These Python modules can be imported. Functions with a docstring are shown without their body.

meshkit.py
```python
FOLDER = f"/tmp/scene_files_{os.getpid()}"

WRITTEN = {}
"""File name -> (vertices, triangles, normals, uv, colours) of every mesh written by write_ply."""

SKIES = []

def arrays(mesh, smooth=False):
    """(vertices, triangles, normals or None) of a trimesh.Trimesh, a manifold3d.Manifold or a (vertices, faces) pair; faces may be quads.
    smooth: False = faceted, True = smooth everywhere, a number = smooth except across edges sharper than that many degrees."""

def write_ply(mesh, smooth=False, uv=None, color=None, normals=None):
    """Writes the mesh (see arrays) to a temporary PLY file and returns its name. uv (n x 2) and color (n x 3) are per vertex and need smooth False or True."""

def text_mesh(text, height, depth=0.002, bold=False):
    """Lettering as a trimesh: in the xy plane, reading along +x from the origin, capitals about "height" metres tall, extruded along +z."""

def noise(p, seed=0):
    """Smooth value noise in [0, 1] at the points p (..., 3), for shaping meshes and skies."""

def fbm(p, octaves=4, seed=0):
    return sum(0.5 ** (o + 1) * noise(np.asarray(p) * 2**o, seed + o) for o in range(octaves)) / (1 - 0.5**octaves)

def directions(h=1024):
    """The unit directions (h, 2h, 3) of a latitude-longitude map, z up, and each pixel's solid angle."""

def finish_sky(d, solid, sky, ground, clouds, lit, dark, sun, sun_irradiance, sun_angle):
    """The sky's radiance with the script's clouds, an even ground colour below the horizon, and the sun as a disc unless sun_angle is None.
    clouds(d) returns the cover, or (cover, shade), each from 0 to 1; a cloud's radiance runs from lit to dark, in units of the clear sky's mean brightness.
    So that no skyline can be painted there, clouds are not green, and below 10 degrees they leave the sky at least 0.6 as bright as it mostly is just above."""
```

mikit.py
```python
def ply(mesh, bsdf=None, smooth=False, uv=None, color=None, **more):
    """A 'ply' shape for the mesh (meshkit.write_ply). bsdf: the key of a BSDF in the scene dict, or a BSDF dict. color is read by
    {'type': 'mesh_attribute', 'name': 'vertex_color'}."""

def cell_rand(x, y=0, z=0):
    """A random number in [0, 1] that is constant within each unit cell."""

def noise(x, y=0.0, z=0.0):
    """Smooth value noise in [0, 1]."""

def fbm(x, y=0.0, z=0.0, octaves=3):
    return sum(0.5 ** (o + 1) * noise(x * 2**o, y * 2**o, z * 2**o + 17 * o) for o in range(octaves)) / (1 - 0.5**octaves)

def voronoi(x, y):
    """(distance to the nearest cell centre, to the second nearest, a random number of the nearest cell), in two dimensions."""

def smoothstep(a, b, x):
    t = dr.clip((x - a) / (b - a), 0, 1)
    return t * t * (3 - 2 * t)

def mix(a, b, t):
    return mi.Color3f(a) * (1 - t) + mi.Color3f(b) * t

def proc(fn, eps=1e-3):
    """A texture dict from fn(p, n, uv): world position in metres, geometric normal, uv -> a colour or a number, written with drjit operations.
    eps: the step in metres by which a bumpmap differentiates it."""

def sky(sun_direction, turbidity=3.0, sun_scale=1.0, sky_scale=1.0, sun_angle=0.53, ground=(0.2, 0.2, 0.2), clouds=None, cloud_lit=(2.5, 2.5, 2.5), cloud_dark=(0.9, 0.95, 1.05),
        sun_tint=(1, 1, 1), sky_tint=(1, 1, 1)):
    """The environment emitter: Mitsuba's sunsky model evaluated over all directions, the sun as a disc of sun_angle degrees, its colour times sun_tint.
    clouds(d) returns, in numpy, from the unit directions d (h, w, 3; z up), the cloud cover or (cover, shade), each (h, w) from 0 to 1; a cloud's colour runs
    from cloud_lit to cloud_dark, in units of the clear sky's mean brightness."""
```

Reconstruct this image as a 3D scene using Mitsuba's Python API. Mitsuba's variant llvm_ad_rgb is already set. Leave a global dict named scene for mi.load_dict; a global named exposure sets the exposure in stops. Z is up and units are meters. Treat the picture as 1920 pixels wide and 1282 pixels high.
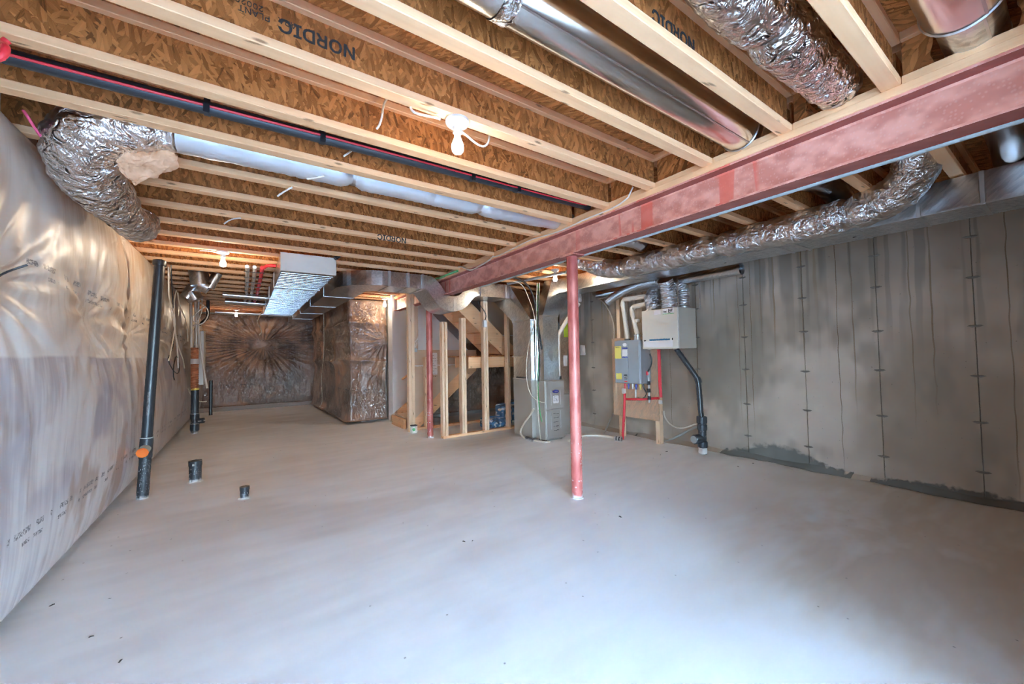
import math, random
import numpy as np, trimesh, mitsuba as mi, drjit as dr
import mikit, meshkit
from mikit import noise, fbm, voronoi, cell_rand, smoothstep, mix, proc, ply

random.seed(7)
T = mi.ScalarTransform4f
PI = math.pi
scene, labels = {}, {}

# ------------------------------------------------------------------ camera, sky, lights, exposure
CAM = np.array([0.0, 0.0, 1.242])
FPX = 733.0


def rot(axis, a):
    c, s = math.cos(a), math.sin(a)
    return np.array({'x': [[1, 0, 0], [0, c, -s], [0, s, c]], 'y': [[c, 0, s], [0, 1, 0], [-s, 0, c]], 'z': [[c, -s, 0], [s, c, 0], [0, 0, 1]]}[axis], float)


CM = rot('z', -0.017806) @ rot('x', -0.032583) @ rot('y', -0.600041) @ np.array([[1, 0, 0], [0, 0, -1], [0, 1, 0.]])
scene['camera'] = {'type': 'perspective', 'fov': 2 * math.degrees(math.atan(960 / FPX)), 'fov_axis': 'x', 'near_clip': 0.02, 'far_clip': 200.0,
                   'to_world': T().look_at(origin=CAM.tolist(), target=(CAM + CM.T @ [0, 0, 1]).tolist(), up=(CM.T @ [0, -1, 0]).tolist())}
scene['sky'] = mikit.sky((0.55, 0.6, 0.6), turbidity=3.0, sun_scale=0.0, sky_scale=200.0, sky_tint=(0.94, 0.985, 1.03), ground=(0.35, 0.33, 0.3))
exposure = 1.22
BULB = 175.0          # radiance of the bulbs


def ray(px, py):
    return CM.T @ np.array([(px - 960) / FPX, (py - 641) / FPX, 1.0])


def on(px, py, ax, val):
    d = ray(px, py)
    return CAM + (val - CAM[ax]) / d[ax] * d


def AX(px, py, x): return on(px, py, 0, x)
def AY(px, py, y): return on(px, py, 1, y)
def AZ(px, py, z): return on(px, py, 2, z)


# ------------------------------------------------------------------ mesh helpers
def join(ms): return trimesh.util.concatenate(list(ms))


def bx(x0, x1, y0, y1, z0, z1, ch=0.0):
    lo, hi = np.minimum([x0, y0, z0], [x1, y1, z1]), np.maximum([x0, y0, z0], [x1, y1, z1])
    if ch <= 0:
        return trimesh.creation.box(bounds=[lo, hi])
    ch = min(ch, 0.4 * float((hi - lo).min()))
    p = []
    for s in np.ndindex(2, 2, 2):
        c = np.where(np.array(s) == 1, hi, lo)
        d = np.where(np.array(s) == 1, -ch, ch)
        for k in range(3):
            q = c + d
            q[k] = c[k]
            p.append(q)
    return trimesh.convex.convex_hull(np.array(p))


def hull(pts): return trimesh.convex.convex_hull(np.array(pts, float))


def unit(v):
    v = np.asarray(v, float)
    return v / max(np.linalg.norm(v), 1e-12)


def tube(path, r, n=14, caps=True, rfun=None):
    p = np.array(path, float)
    m = len(p)
    tg = np.gradient(p, axis=0)
    tg /= np.maximum(np.linalg.norm(tg, axis=1, keepdims=True), 1e-12)
    a = np.cross(tg[0], [0, 0, 1] if abs(tg[0][2]) < 0.9 else [1, 0, 0])
    a = unit(a)
    rr = np.full(m, r) if np.isscalar(r) else np.asarray(r, float)
    th = np.arange(n) * 2 * PI / n
    V = []
    for i in range(m):
        a = unit(a - tg[i] * (a @ tg[i]))
        b = np.cross(tg[i], a)
        ring = np.cos(th)[:, None] * a + np.sin(th)[:, None] * b
        k = rr[i] if rfun is None else rr[i] * rfun(i, th)[:, None]
        V.append(p[i] + ring * k)
    V = np.vstack(V)
    i, j = np.meshgrid(np.arange(m - 1), np.arange(n), indexing='ij')
    q = np.stack([i * n + j, i * n + (j + 1) % n, (i + 1) * n + (j + 1) % n, (i + 1) * n + j], -1).reshape(-1, 4)
    F = np.vstack([q[:, [0, 1, 2]], q[:, [0, 2, 3]]])
    if caps:
        c0, c1 = len(V), len(V) + 1
        V = np.vstack([V, p[0], p[-1]])
        k = np.arange(n)
        F = np.vstack([F, np.stack([(k + 1) % n, k, k * 0 + c0], 1), np.stack([(m - 1) * n + k, (m - 1) * n + (k + 1) % n, k * 0 + c1], 1)])
    t = trimesh.Trimesh(V, F, process=False)
    if caps and t.volume < 0: t.invert()
    return t


def curve(pts, n=24):
    from scipy.interpolate import CubicSpline
    p = np.array(pts, float)
    t = np.concatenate([[0], np.cumsum(np.linalg.norm(np.diff(p, axis=0), axis=1))])
    s = np.linspace(0, t[-1], n)
    if len(p) == 2:
        return p[0] + (p[1] - p[0]) * (s / t[-1])[:, None]
    return CubicSpline(t, p)(s)


def cyl(p0, p1, r, n=24, ch=0.0, r1=None):
    p0, p1 = np.array(p0, float), np.array(p1, float)
    r1 = r if r1 is None else r1
    L = np.linalg.norm(p1 - p0)
    if ch:
        d = (p1 - p0) / L
        return tube([p0, p0 + d * 1e-5, p0 + d * ch, p1 - d * ch, p1 - d * 1e-5, p1], [r - ch, r - ch, r, r1, r1 - ch, r1 - ch], n)
    return tube([p0, p1], [r, r1], n)


def ucyl(path, r, n=16):
    """A pipe through corner points: straight runs with little bends."""
    P = [np.array(p, float) for p in path]
    out = [P[0]]
    for a, b, c in zip(P, P[1:], P[2:]):
        d = min(2.2 * r, 0.45 * np.linalg.norm(b - a), 0.45 * np.linalg.norm(c - b))
        s, e = b + unit(a - b) * d, b + unit(c - b) * d
        for t in np.linspace(0, 1, 7):
            out.append((1 - t) ** 2 * s + 2 * t * (1 - t) * b + t * t * e)
    out.append(P[-1])
    return tube(out, r, n)


def lathe(profile, at, n=32, axis=(0, 0, 1)):
    """profile: (radius, height) pairs, turned about axis through at."""
    a = unit(axis)
    p = [np.array(at, float) + a * h for _, h in profile]
    V = []
    u = unit(np.cross(a, [1, 0, 0] if abs(a[0]) < .9 else [0, 1, 0]))
    w = np.cross(a, u)
    th = np.arange(n) * 2 * PI / n
    ring = np.cos(th)[:, None] * u + np.sin(th)[:, None] * w
    m = len(profile)
    V = np.vstack([p[i] + ring * max(profile[i][0], 1e-5) for i in range(m)])
    i, j = np.meshgrid(np.arange(m - 1), np.arange(n), indexing='ij')
    q = np.stack([i * n + j, i * n + (j + 1) % n, (i + 1) * n + (j + 1) % n, (i + 1) * n + j], -1).reshape(-1, 4)
    t = trimesh.Trimesh(V, np.vstack([q[:, [0, 1, 2]], q[:, [0, 2, 3]]]), process=False)
    if t.volume < 0: t.invert()
    return t


def prism(poly, axis, a, b):
    """A polygon extruded along an axis; poly gives the two other coordinates in order."""
    from shapely.geometry import Polygon
    m = trimesh.creation.extrude_polygon(Polygon(poly), abs(b - a), engine='earcut')
    v = m.vertices.copy()
    lo = min(a, b)
    o = {0: np.stack([v[:, 2] + lo, v[:, 0], v[:, 1]], 1), 1: np.stack([v[:, 0], v[:, 2] + lo, v[:, 1]], 1), 2: np.stack([v[:, 0], v[:, 1], v[:, 2] + lo], 1)}[axis]
    m = trimesh.Trimesh(o, m.faces, process=False)
    m.fix_normals()
    return m


def grid(P):
    """Surface over an array of points (a, b, 3)."""
    a, b = P.shape[:2]
    i, j = np.meshgrid(np.arange(a - 1), np.arange(b - 1), indexing='ij')
    q = np.stack([i * b + j, (i + 1) * b + j, (i + 1) * b + j + 1, i * b + j + 1], -1).reshape(-1, 4)
    return trimesh.Trimesh(P.reshape(-1, 3), np.vstack([q[:, [0, 1, 2]], q[:, [0, 2, 3]]]), process=False)


def crinkle(m, amp, freq, seed=0, stretch=(1, 1, 1)):
    v = m.vertices.copy()
    n = m.vertex_normals
    f = meshkit.fbm(v * freq * np.array(stretch), 3, seed) - 0.5
    ridge = np.abs(meshkit.fbm(v * freq * 1.7 * np.array(stretch) + 9, 2, seed + 5) - 0.5)
    return trimesh.Trimesh(v + n * (f * amp + ridge * amp * 0.9)[:, None], m.faces, process=False)


def text(s, h, at, u, v, bold=False, depth=0.0012):
    m = meshkit.text_mesh(s, h, depth, bold)
    u, v = unit(u), unit(v)
    w = np.cross(u, v)
    q = m.vertices
    return trimesh.Trimesh(np.array(at, float) + q[:, :1] * u + q[:, 1:2] * v + q[:, 2:3] * w, m.faces, process=False)


# ------------------------------------------------------------------ naming helpers
COUNT = {}


def numbered(k):
    c = COUNT.get(k, 0)
    COUNT[k] = c + 1
    return k if c == 0 else f'{k}_{c:03d}'


def thing(name, label, cat, group=None):
    k = numbered(name)
    labels[k] = {'label': label, 'category': cat}
    if group: labels[k]['group'] = group
    return k


def part(parent, name, mesh, mat, label=None, smooth=False, stuff=False, **kw):
    k = numbered(parent + '__' + name)
    scene[k] = mesh if isinstance(mesh, dict) else ply(mesh, mat, smooth, **kw)
    if label: labels.setdefault(k, {})['label'] = label
    if stuff: labels.setdefault(k, {})['kind'] = 'stuff'
    return k


def single(name, mesh, mat, label, cat, group=None, smooth=False, **kw):
    k = thing(name, label, cat, group)
    scene[k] = ply(mesh, mat, smooth, **kw)
    return k


def struct(name, mesh, mat, label=None, smooth=False):
    k = numbered(name)
    scene[k] = ply(mesh, mat, smooth)
    labels[k] = {'kind': 'structure'}
    if label: labels[k]['label'] = label
    return k


def moved(d, x=0, y=0, z=0):
    return {**d, 'to_world': T().translate([float(x), float(y), float(z)])}


ONES = ['', 'first', 'second', 'third', 'fourth', 'fifth', 'sixth', 'seventh', 'eighth', 'ninth', 'tenth', 'eleventh', 'twelfth', 'thirteenth', 'fourteenth', 'fifteenth', 'sixteenth',
        'seventeenth', 'eighteenth', 'nineteenth', 'twentieth']
TENS = {2: 'twenty', 3: 'thirty', 4: 'forty'}


def ordinal(n):
    if n <= 20: return ONES[n]
    return (TENS[n // 10] + '-' + ONES[n % 10]) if n % 10 else {3: 'thirtieth', 4: 'fortieth'}[n // 10]


# ------------------------------------------------------------------ materials
def sel(b): return dr.select(b, mi.Float(1), mi.Float(0))


def osb_col(p, n, uv):
    u, v = p.x + 0.5 * p.y, p.z + 0.9 * p.y
    u, v = u + .02 * (noise(u * 9, v * 9) - .5), v + .02 * (noise(u * 9 + 40, v * 9) - .5)
    t, e = mi.Float(.4), mi.Float(1)
    for k, (an, lo) in enumerate(((.3, 0.0), (-.75, .42), (1.2, .55), (-1.35, .62))):
        c, q = math.cos(an), math.sin(an)
        x, y = (u * c + v * q) * 17 + 7 * k, (v * c - u * q) * 70 + 3 * k
        f = voronoi(x, y)
        top = sel(f[2] >= lo)
        g = cell_rand(dr.floor(f[2] * 4096), k)
        t = dr.lerp(t, g + .30 * (fbm(x * 1.3, y * 4.5, k, octaves=2) - .5), top)
        e = dr.lerp(e, smoothstep(0, .10, f[1] - f[0]), top)
    t = t * .85 + .3 * (fbm(u * 2.1, v * 3.1, 5, octaves=2) - .35)
    col = mix(mi.Color3f(.205, .060, .014), mi.Color3f(.50, .185, .052), smoothstep(-.05, 1.1, t))
    col = mix(col, mi.Color3f(.09, .035, .01), sel(t < .07) * .6)
    return col * (.80 + .20 * e)


def pine_fn(ax, pale=0.0):
    def f(p, n, uv):
        q = [p.x, p.y, p.z]
        s = q.pop(ax)
        g = fbm(s * 1.6, q[0] * 55 + 9, q[1] * 55, octaves=3)
        k = voronoi(s * 3.1 + q[0] * 7, (q[0] + q[1]) * 11)
        kn = 1 - smoothstep(.03, .10, k[0])
        b = noise(s * .8, dr.floor(q[0] * 2.46) + 3 * dr.floor(q[1] * 5), 4)
        col = mix(mi.Color3f(.70, .38, .175), mi.Color3f(.88, .55, .31), g * .75 + b * .3)
        col = mix(col, mi.Color3f(.90, .74, .54), pale)
        return mix(col, mi.Color3f(.20, .085, .03), kn * .8 * sel(k[2] > .45))
    return f


def floor_col(p, n, uv):
    a = fbm(p.x * .8, p.y * .8, 2, octaves=4)
    st = smoothstep(.54, .70, fbm(p.x * .55 + 3, p.y * .9 + 7, 5, octaves=4))
    fr = smoothstep(.9, 3.2, p.x + .25 * noise(p.x * 2, p.y * 2)) * (1 - smoothstep(1.0, 3.0, p.y + .6 * fbm(p.x, p.y)))  # front-right brown: ochre stains plus the dim warm shade painted into the colour
    sw = fbm(p.x * 4 + 3 * noise(p.x, p.y), p.y * 12, 1, octaves=3)
    sp = voronoi(p.x * 7, p.y * 7)
    col = mix(mi.Color3f(.735, .745, .735), mi.Color3f(.85, .87, .875), a)
    col = mix(col, mi.Color3f(.42, .33, .235), dr.clip(st * .22 + fr * (.42 + .5 * sw), 0, .8))
    dg = dr.exp(-dr.square((p.x - 3.1) / 1.0) - dr.square((p.y - 5.0) / .5))
    col = mix(col, mi.Color3f(.40, .33, .25), dg * .55)
    col = col * (.94 + .12 * sw)
    dot = (1 - smoothstep(.01, .05, sp[0])) * sel(sp[2] > .90)
    return mix(col, mi.Color3f(.12, .10, .08), dot * .7)


def wall_col(p, n, uv):
    y, z = p.y + .01 * noise(p.z * 9, p.y * 9), p.z
    a = fbm(y * 1.3, z * 1.3, 1, octaves=4)
    col = mix(mi.Color3f(.36, .285, .21), mi.Color3f(.62, .54, .445), smoothstep(.25, .75, a))
    blot = smoothstep(.52, .66, fbm(y * 2.2 + 5, z * 1.1, 9, octaves=4))
    col = mix(col, mi.Color3f(.24, .20, .15), blot * .6)
    # rust runs: narrow streaks with own start height
    cel = dr.floor(y * 7.5)
    r1, r2 = cell_rand(cel, 3), cell_rand(cel, 7)
    off = .5 + .3 * (r2 - .5) + .10 * (fbm(z * 2.6, cel, 3) - .5)
    d = dr.abs(y * 7.5 - cel - off)
    w = .04 + .16 * r2 * r2 * noise(z * 3, cel)
    run = (1 - smoothstep(w * .3, w, d)) * sel(r1 > .30) * smoothstep(2.5 * r2 * .75 - .35, 2.5 * r2 * .75 + .4, z)
    col = mix(col, mix(mi.Color3f(.13, .075, .03), mi.Color3f(.29, .185, .075), r2), run * (.55 + .45 * r1) * (.55 + .45 * noise(y * 30, z * 5)))
    fine = smoothstep(.55, .8, noise(y * 26, z * .9, 4)) * smoothstep(.9, 2.3, z)
    col = mix(col, mi.Color3f(.15, .12, .085), fine * .5)
    # damp stains at the foot, in two places
    ft = .19 * dr.exp(-dr.square((y - 1.95) / .38)) + .055 * dr.exp(-dr.square((y - .55) / .42)) + .05 * fbm(y * 3, 2, 8)
    damp = (1 - smoothstep(ft * .7, ft + .01, z + .07 * (fbm(y * 25, z * 25) - .5))) * sel(ft > .035)
    col = mix(col, mi.Color3f(.075, .065, .05), damp * .9)
    pit = voronoi(y * 23 + 2 * noise(y * 6, z * 6), z * 19)
    pt = (1 - smoothstep(.02, .05 + .12 * cell_rand(pit[2] * 999, 1), pit[0] + .10 * noise(y * 90, z * 90))) * sel(pit[2] > .80)
    return mix(col, mi.Color3f(.13, .11, .085), pt * .75)


def red_col(p, n, uv):
    a = fbm(p.x * 14 + p.y * 9, p.y * 9, p.z * 14, octaves=3)
    sp = voronoi(p.y * 75 + p.x * 20, p.z * 60 + p.x * 25)
    s = (1 - smoothstep(.10, .45, sp[0])) * sel(sp[2] > .62)
    col = mix(mi.Color3f(.52, .18, .125), mi.Color3f(.72, .335, .25), smoothstep(.3, .7, a))
    col = mix(col, mi.Color3f(.74, .46, .40), s * .22)
    st = smoothstep(.62, .70, noise(p.y * 3.1 + p.x, 3, 7)) * smoothstep(.5, .62, noise(p.y * 21, 1, p.z * 1.5))
    col = mix(col, mi.Color3f(.60, .10, .06), st * .75)
    bare = sel(n.z < -.5)          # faces pointing down are mixed to a darker red
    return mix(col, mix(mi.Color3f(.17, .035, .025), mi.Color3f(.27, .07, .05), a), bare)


def post_col(p, n, uv):
    g = fbm(p.x * 14, p.y * 14, p.z * 5, octaves=3)
    col = mix(mi.Color3f(.34, .065, .05), mi.Color3f(.52, .155, .12), smoothstep(.3, .7, g))
    sp = voronoi(p.x * 60 + p.y * 40, p.z * 35)
    low = 1 - smoothstep(.05, .75, p.z)
    col = mix(col, mi.Color3f(.75, .74, .72), (1 - smoothstep(.15, .3, sp[0])) * sel(sp[2] > .72) * low)
    return mix(col, mi.Color3f(.70, .70, .69), 1 - smoothstep(.03, .07, p.z + .05 * noise(p.x * 40, p.y * 40, p.z * 20)))


def galv_fn(p, n, uv):
    a = voronoi(p.x * 60 + p.y * 23, p.z * 60 + p.y * 51)
    return mix(mi.Color3f(.52, .54, .55), mi.Color3f(.70, .71, .71), a[2])


def foil_bump(p, n, uv):
    w = .35 * fbm(p.x * 9, p.y * 9, p.z * 9, octaves=2)
    a = dr.abs(noise((p.x + w) * 30, (p.y + w) * 30, p.z * 30) - .5) + .5 * dr.abs(noise((p.x - w) * 75, (p.y + w) * 75, (p.z + w) * 45) - .5)
    return a * .016


def print_mask(y, z, z0, period):
    """rows of small dark print, as a smudged line of words"""
    k = y / period
    ph = k - dr.floor(k)
    word = sel(cell_rand(dr.floor(y * 26), 5) > .22) * sel(ph < .82)
    gl = sel(noise(y * 240, z * 260) > .46)
    r1 = sel(dr.abs(z - z0) < .014) * sel(cell_rand(dr.floor(y * 19), 2) > .25)
    r2 = sel(dr.abs(z - z0 + .055) < .010) * sel(cell_rand(dr.floor(y * 14), 8) > .55)
    return (r1 + r2) * word * gl


def blanket_col(p, n, uv):
    y, z = p.y, p.z
    f1 = fbm(y * 2.0, z * 1.6, 1, octaves=4)
    folds = fbm(y * 34, z * 3.2, 6, octaves=3)
    up = mix(mi.Color3f(.66, .58, .48), mi.Color3f(.80, .77, .71), smoothstep(.3, .7, f1 * .75 + folds * .25))
    up = mix(up, mi.Color3f(.54, .36, .22), smoothstep(.52, .72, fbm(y * 3.5, z * 2.2, 8, octaves=3)) * .6)
    up = mix(up, mi.Color3f(.77, .775, .77), 1 - smoothstep(1.30, 1.62, z + .25 * (f1 - .5)))
    dn = mix(mi.Color3f(.50, .49, .52), mi.Color3f(.72, .725, .73), smoothstep(.30, .58, f1 * .78 + folds * .22))
    dn = mix(dn, mi.Color3f(.29, .29, .38), smoothstep(.54, .70, fbm(y * 1.6 + 13, z * 1.9, 5, octaves=4)) * .6 * smoothstep(.35, .7, z))
    dn = mix(dn, mi.Color3f(.36, .24, .16), smoothstep(.56, .72, fbm(y * 2.7 + 3, z * 2.1, 3, octaves=4)) * .65)
    s = smoothstep(1.27, 1.29, z + .012 * noise(y * 4, 1))
    col = mix(dn, up, s)
    col = col * (.94 + .11 * folds)
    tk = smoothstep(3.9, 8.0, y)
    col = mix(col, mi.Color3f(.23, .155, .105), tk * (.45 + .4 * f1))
    pm = print_mask(y, z, 1.80 - .02 * y, .55) + print_mask(y + .3, z, .50 - .012 * y, .42)
    return mix(col, mi.Color3f(.05, .05, .06), dr.clip(pm, 0, 1) * .8)


def batt_col(p, n, uv):
    y, z = p.y + p.x, p.z
    f1 = fbm(y * 2.4, z * 2.6, p.x * 2.0, octaves=4)
    w = dr.abs(fbm(y * 16, z * 16, p.x * 16, octaves=3) - .5)
    col = mix(mi.Color3f(.075, .042, .027), mi.Color3f(.27, .16, .105), smoothstep(.3, .7, f1))
    col = mix(col, mi.Color3f(.46, .25, .14), smoothstep(.6, .75, fbm(y * 1.7 + 8, z * 1.9, 2, octaves=3)) * .8)
    col = mix(col, mi.Color3f(.40, .33, .28), smoothstep(.10, .22, w) * .25)
    pm = print_mask(y, z, 1.72, .5) + print_mask(y + .3, z, .62, .4)
    return mix(col, mi.Color3f(.03, .025, .025), dr.clip(pm, 0, 1) * .7)


def batt_bump(p, n, uv):
    return (dr.abs(fbm(p.x * 11 + p.y * 11, p.z * 22, p.y * 5, octaves=3) - .5) + .25 * fbm(p.x * 40, p.y * 40, p.z * 40, octaves=2)) * .03


def corr_col(p, n, uv):
    return mix(mi.Color3f(.40, .13, .05), mi.Color3f(.62, .24, .10), noise(p.z * 20, p.x * 30))


def fluff_col(p, n, uv):
    return mix(mi.Color3f(.50, .24, .11), mi.Color3f(.82, .53, .34), fbm(p.x * 22, p.y * 22, p.z * 22, octaves=3))


def dusty_col(p, n, uv):
    sp = voronoi(p.x * 110 + p.y * 60, p.z * 75)
    s = (1 - smoothstep(.15, .3, sp[0])) * sel(sp[2] > .74) * (1 - smoothstep(.25, .5, p.z))
    ft = 1 - smoothstep(.02, .07, p.z + .05 * noise(p.x * 60, p.y * 60, p.z * 40))
    return mix(mix(mi.Color3f(.012, .013, .015), mi.Color3f(.6, .6, .6), s), mi.Color3f(.62, .62, .61), ft)


def P(col, rough=.6, metal=0.0, **kw):
    d = {'type': 'principled', 'base_color': proc(col) if callable(col) else {'type': 'rgb', 'value': list(col)}, 'roughness': rough, 'metallic': metal}
    if 'spec' in kw: d['specular'] = kw.pop('spec')
    d.update(kw)
    return d


def mat(name, d, bump=None, scale=1.0, two=True):
    if bump is not None:
        d = {'type': 'bumpmap', 'arbitrary': proc(bump, 2e-3), 'scale': scale, 'bsdf': d}
    scene['mat_' + name] = {'type': 'twosided', 'bsdf': d} if two else d
    return 'mat_' + name


OSB = mat('osb', P(osb_col, .75, spec=.25))
OSBP = mat('osb_pale', P(lambda p, n, uv: mix(osb_col(p, n, uv), mi.Color3f(.72, .54, .37), .55), .75))
PINEX, PINEY, PINEZ = (mat('pine_' + a, P(pine_fn(i, .55 if a == 'z' else 0.0), .65, spec=.25)) for i, a in enumerate('xyz'))
FLOOR = mat('floor', P(floor_col, .55, spec=.3))
CONC = mat('concrete', P(wall_col, .85, spec=.2))
CONCP = mat('concrete_plain', P((.42, .40, .37), .9))
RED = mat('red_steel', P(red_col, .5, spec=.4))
POST = mat('red_post', P(post_col, .45, spec=.4))
GALV = mat('galvanised', P(galv_fn, .23, 1.0))
GALVD = mat('galvanised_dull', P((.62, .62, .61), .42, 1.0))
SHINY = mat('bright_metal', P((.80, .79, .77), .16, 1.0))
JACKET = mat('silver_jacket', P((.74, .76, .78), .42, .55))
FOIL = mat('foil', P((.88, .87, .86), .22, 1.0), foil_bump)
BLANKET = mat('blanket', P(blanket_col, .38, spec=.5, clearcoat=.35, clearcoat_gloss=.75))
BATT = mat('batt', P(batt_col, .27, spec=.6, clearcoat=.8, clearcoat_gloss=.85), batt_bump)
FLUFF = mat('fluff', P(fluff_col, .95))
CORR = mat('corrugated', P(corr_col, .45))
BLACK = mat('black_plastic', P((.014, .015, .017), .35))
DUSTY = mat('dusty_black', P(dusty_col, .45))
GREYP = mat('grey_plastic', P((.42, .47, .46), .45))
WHITE = mat('white_plastic', P((.80, .79, .76), .4))
CREAM = mat('cream_pvc', P((.76, .71, .62), .4))
CABLE = mat('cable', P((.78, .74, .66), .5))
REDP = mat('red_pex', P((.72, .035, .045), .35))
ORANGE = mat('orange_cap', P((.95, .20, .03), .4))
DRYW = mat('drywall', P((.72, .72, .70), .9))
PAPER = mat('tan_board', P((.60, .43, .29), .9))
SHEET = mat('paper', P((.82, .82, .83), .9))
INK = mat('ink', P((.025, .022, .02), .8))
BLUE = mat('blue', P((.02, .12, .22), .5))
NAVY = mat('navy', P((.03, .04, .25), .4))
GREENP = mat('green', P((.08, .38, .12), .5))
YELLOW = mat('yellow', P((.80, .68, .16), .8))
CABINET = mat('furnace_grey', P((.42, .39, .345), .38, .35))
HEATER = mat('heater_grey', P((.30, .315, .33), .5, .0))
JOINT = mat('dark_joint', P((.20, .17, .13), .9))
HRV = mat('cream_enamel', P((.72, .70, .62), .4))
PINK = mat('pink_tape', P((.75, .10, .20), .6))
BULBM = mat('bulb_glass', P((.9, .9, .88), .3), two=False)

# ------------------------------------------------------------------ setting
XL, XR, ZJ, ZD = -0.98, 4.88, 2.371, 2.603
Y0, YB = -2.7, 12.05
struct('floor', bx(-1.2, 5.1, Y0 - .1, YB + .2, -.15, 0), FLOOR, 'smooth pale concrete floor with brown stains and warm shade painted in at front right')
ck = struct('ceiling', bx(-1.2, 5.1, Y0 - .1, YB + .2, ZD + .02, ZD + .04), OSB, 'underside of the board deck above the joists')
for i in range(13):          # deck sheets, four feet wide
    for j, (a, b) in enumerate(((-1.2, 1.22), (1.224, 3.66), (3.664, 5.1))):
        part(ck, 'panel', bx(a, b, Y0 - .1 + 1.22 * i, Y0 - .1 + 1.22 * i + 1.216, ZD, ZD + .018), OSB)
WY0, WY1, WZ0, WZ1 = -2.5, -.75, .5, 2.25          # wide window in the left wall, behind the camera
struct('wall_left', join([bx(-1.2, XL, Y0, WY0, 0, ZD), bx(-1.2, XL, WY1, YB, 0, ZD), bx(-1.2, XL, WY0, WY1, 0, WZ0), bx(-1.2, XL, WY0, WY1, WZ1, ZD)]), CONCP)
struct('window_1', join([bx(-1.14, -1.06, WY0, WY1, WZ0, WZ0 + .05), bx(-1.14, -1.06, WY0, WY1, WZ1 - .05, WZ1), bx(-1.14, -1.06, WY0, WY0 + .05, WZ0 + .05, WZ1 - .05),
                         bx(-1.14, -1.06, WY1 - .05, WY1, WZ0 + .05, WZ1 - .05), bx(-1.14, -1.06, -1.70, -1.65, WZ0 + .05, WZ1 - .05)]), WHITE, 'white framed window')
struct('wall_back', bx(XL, 2.3, YB - .1, YB + .1, 0, ZD), CONCP)
struct('wall_inner', hull([(1.72, YB, 0), (2.3, YB, 0), (1.86, 7.95, 0), (2.5, 7.95, 0), (1.72, YB, ZD), (2.3, YB, ZD), (1.86, 7.95, ZD), (2.5, 7.95, ZD)]), CONCP)
struct('wall_stairwell', bx(2.36, 5.1, 7.45, 8.1, 0, ZD), CONCP)
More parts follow.
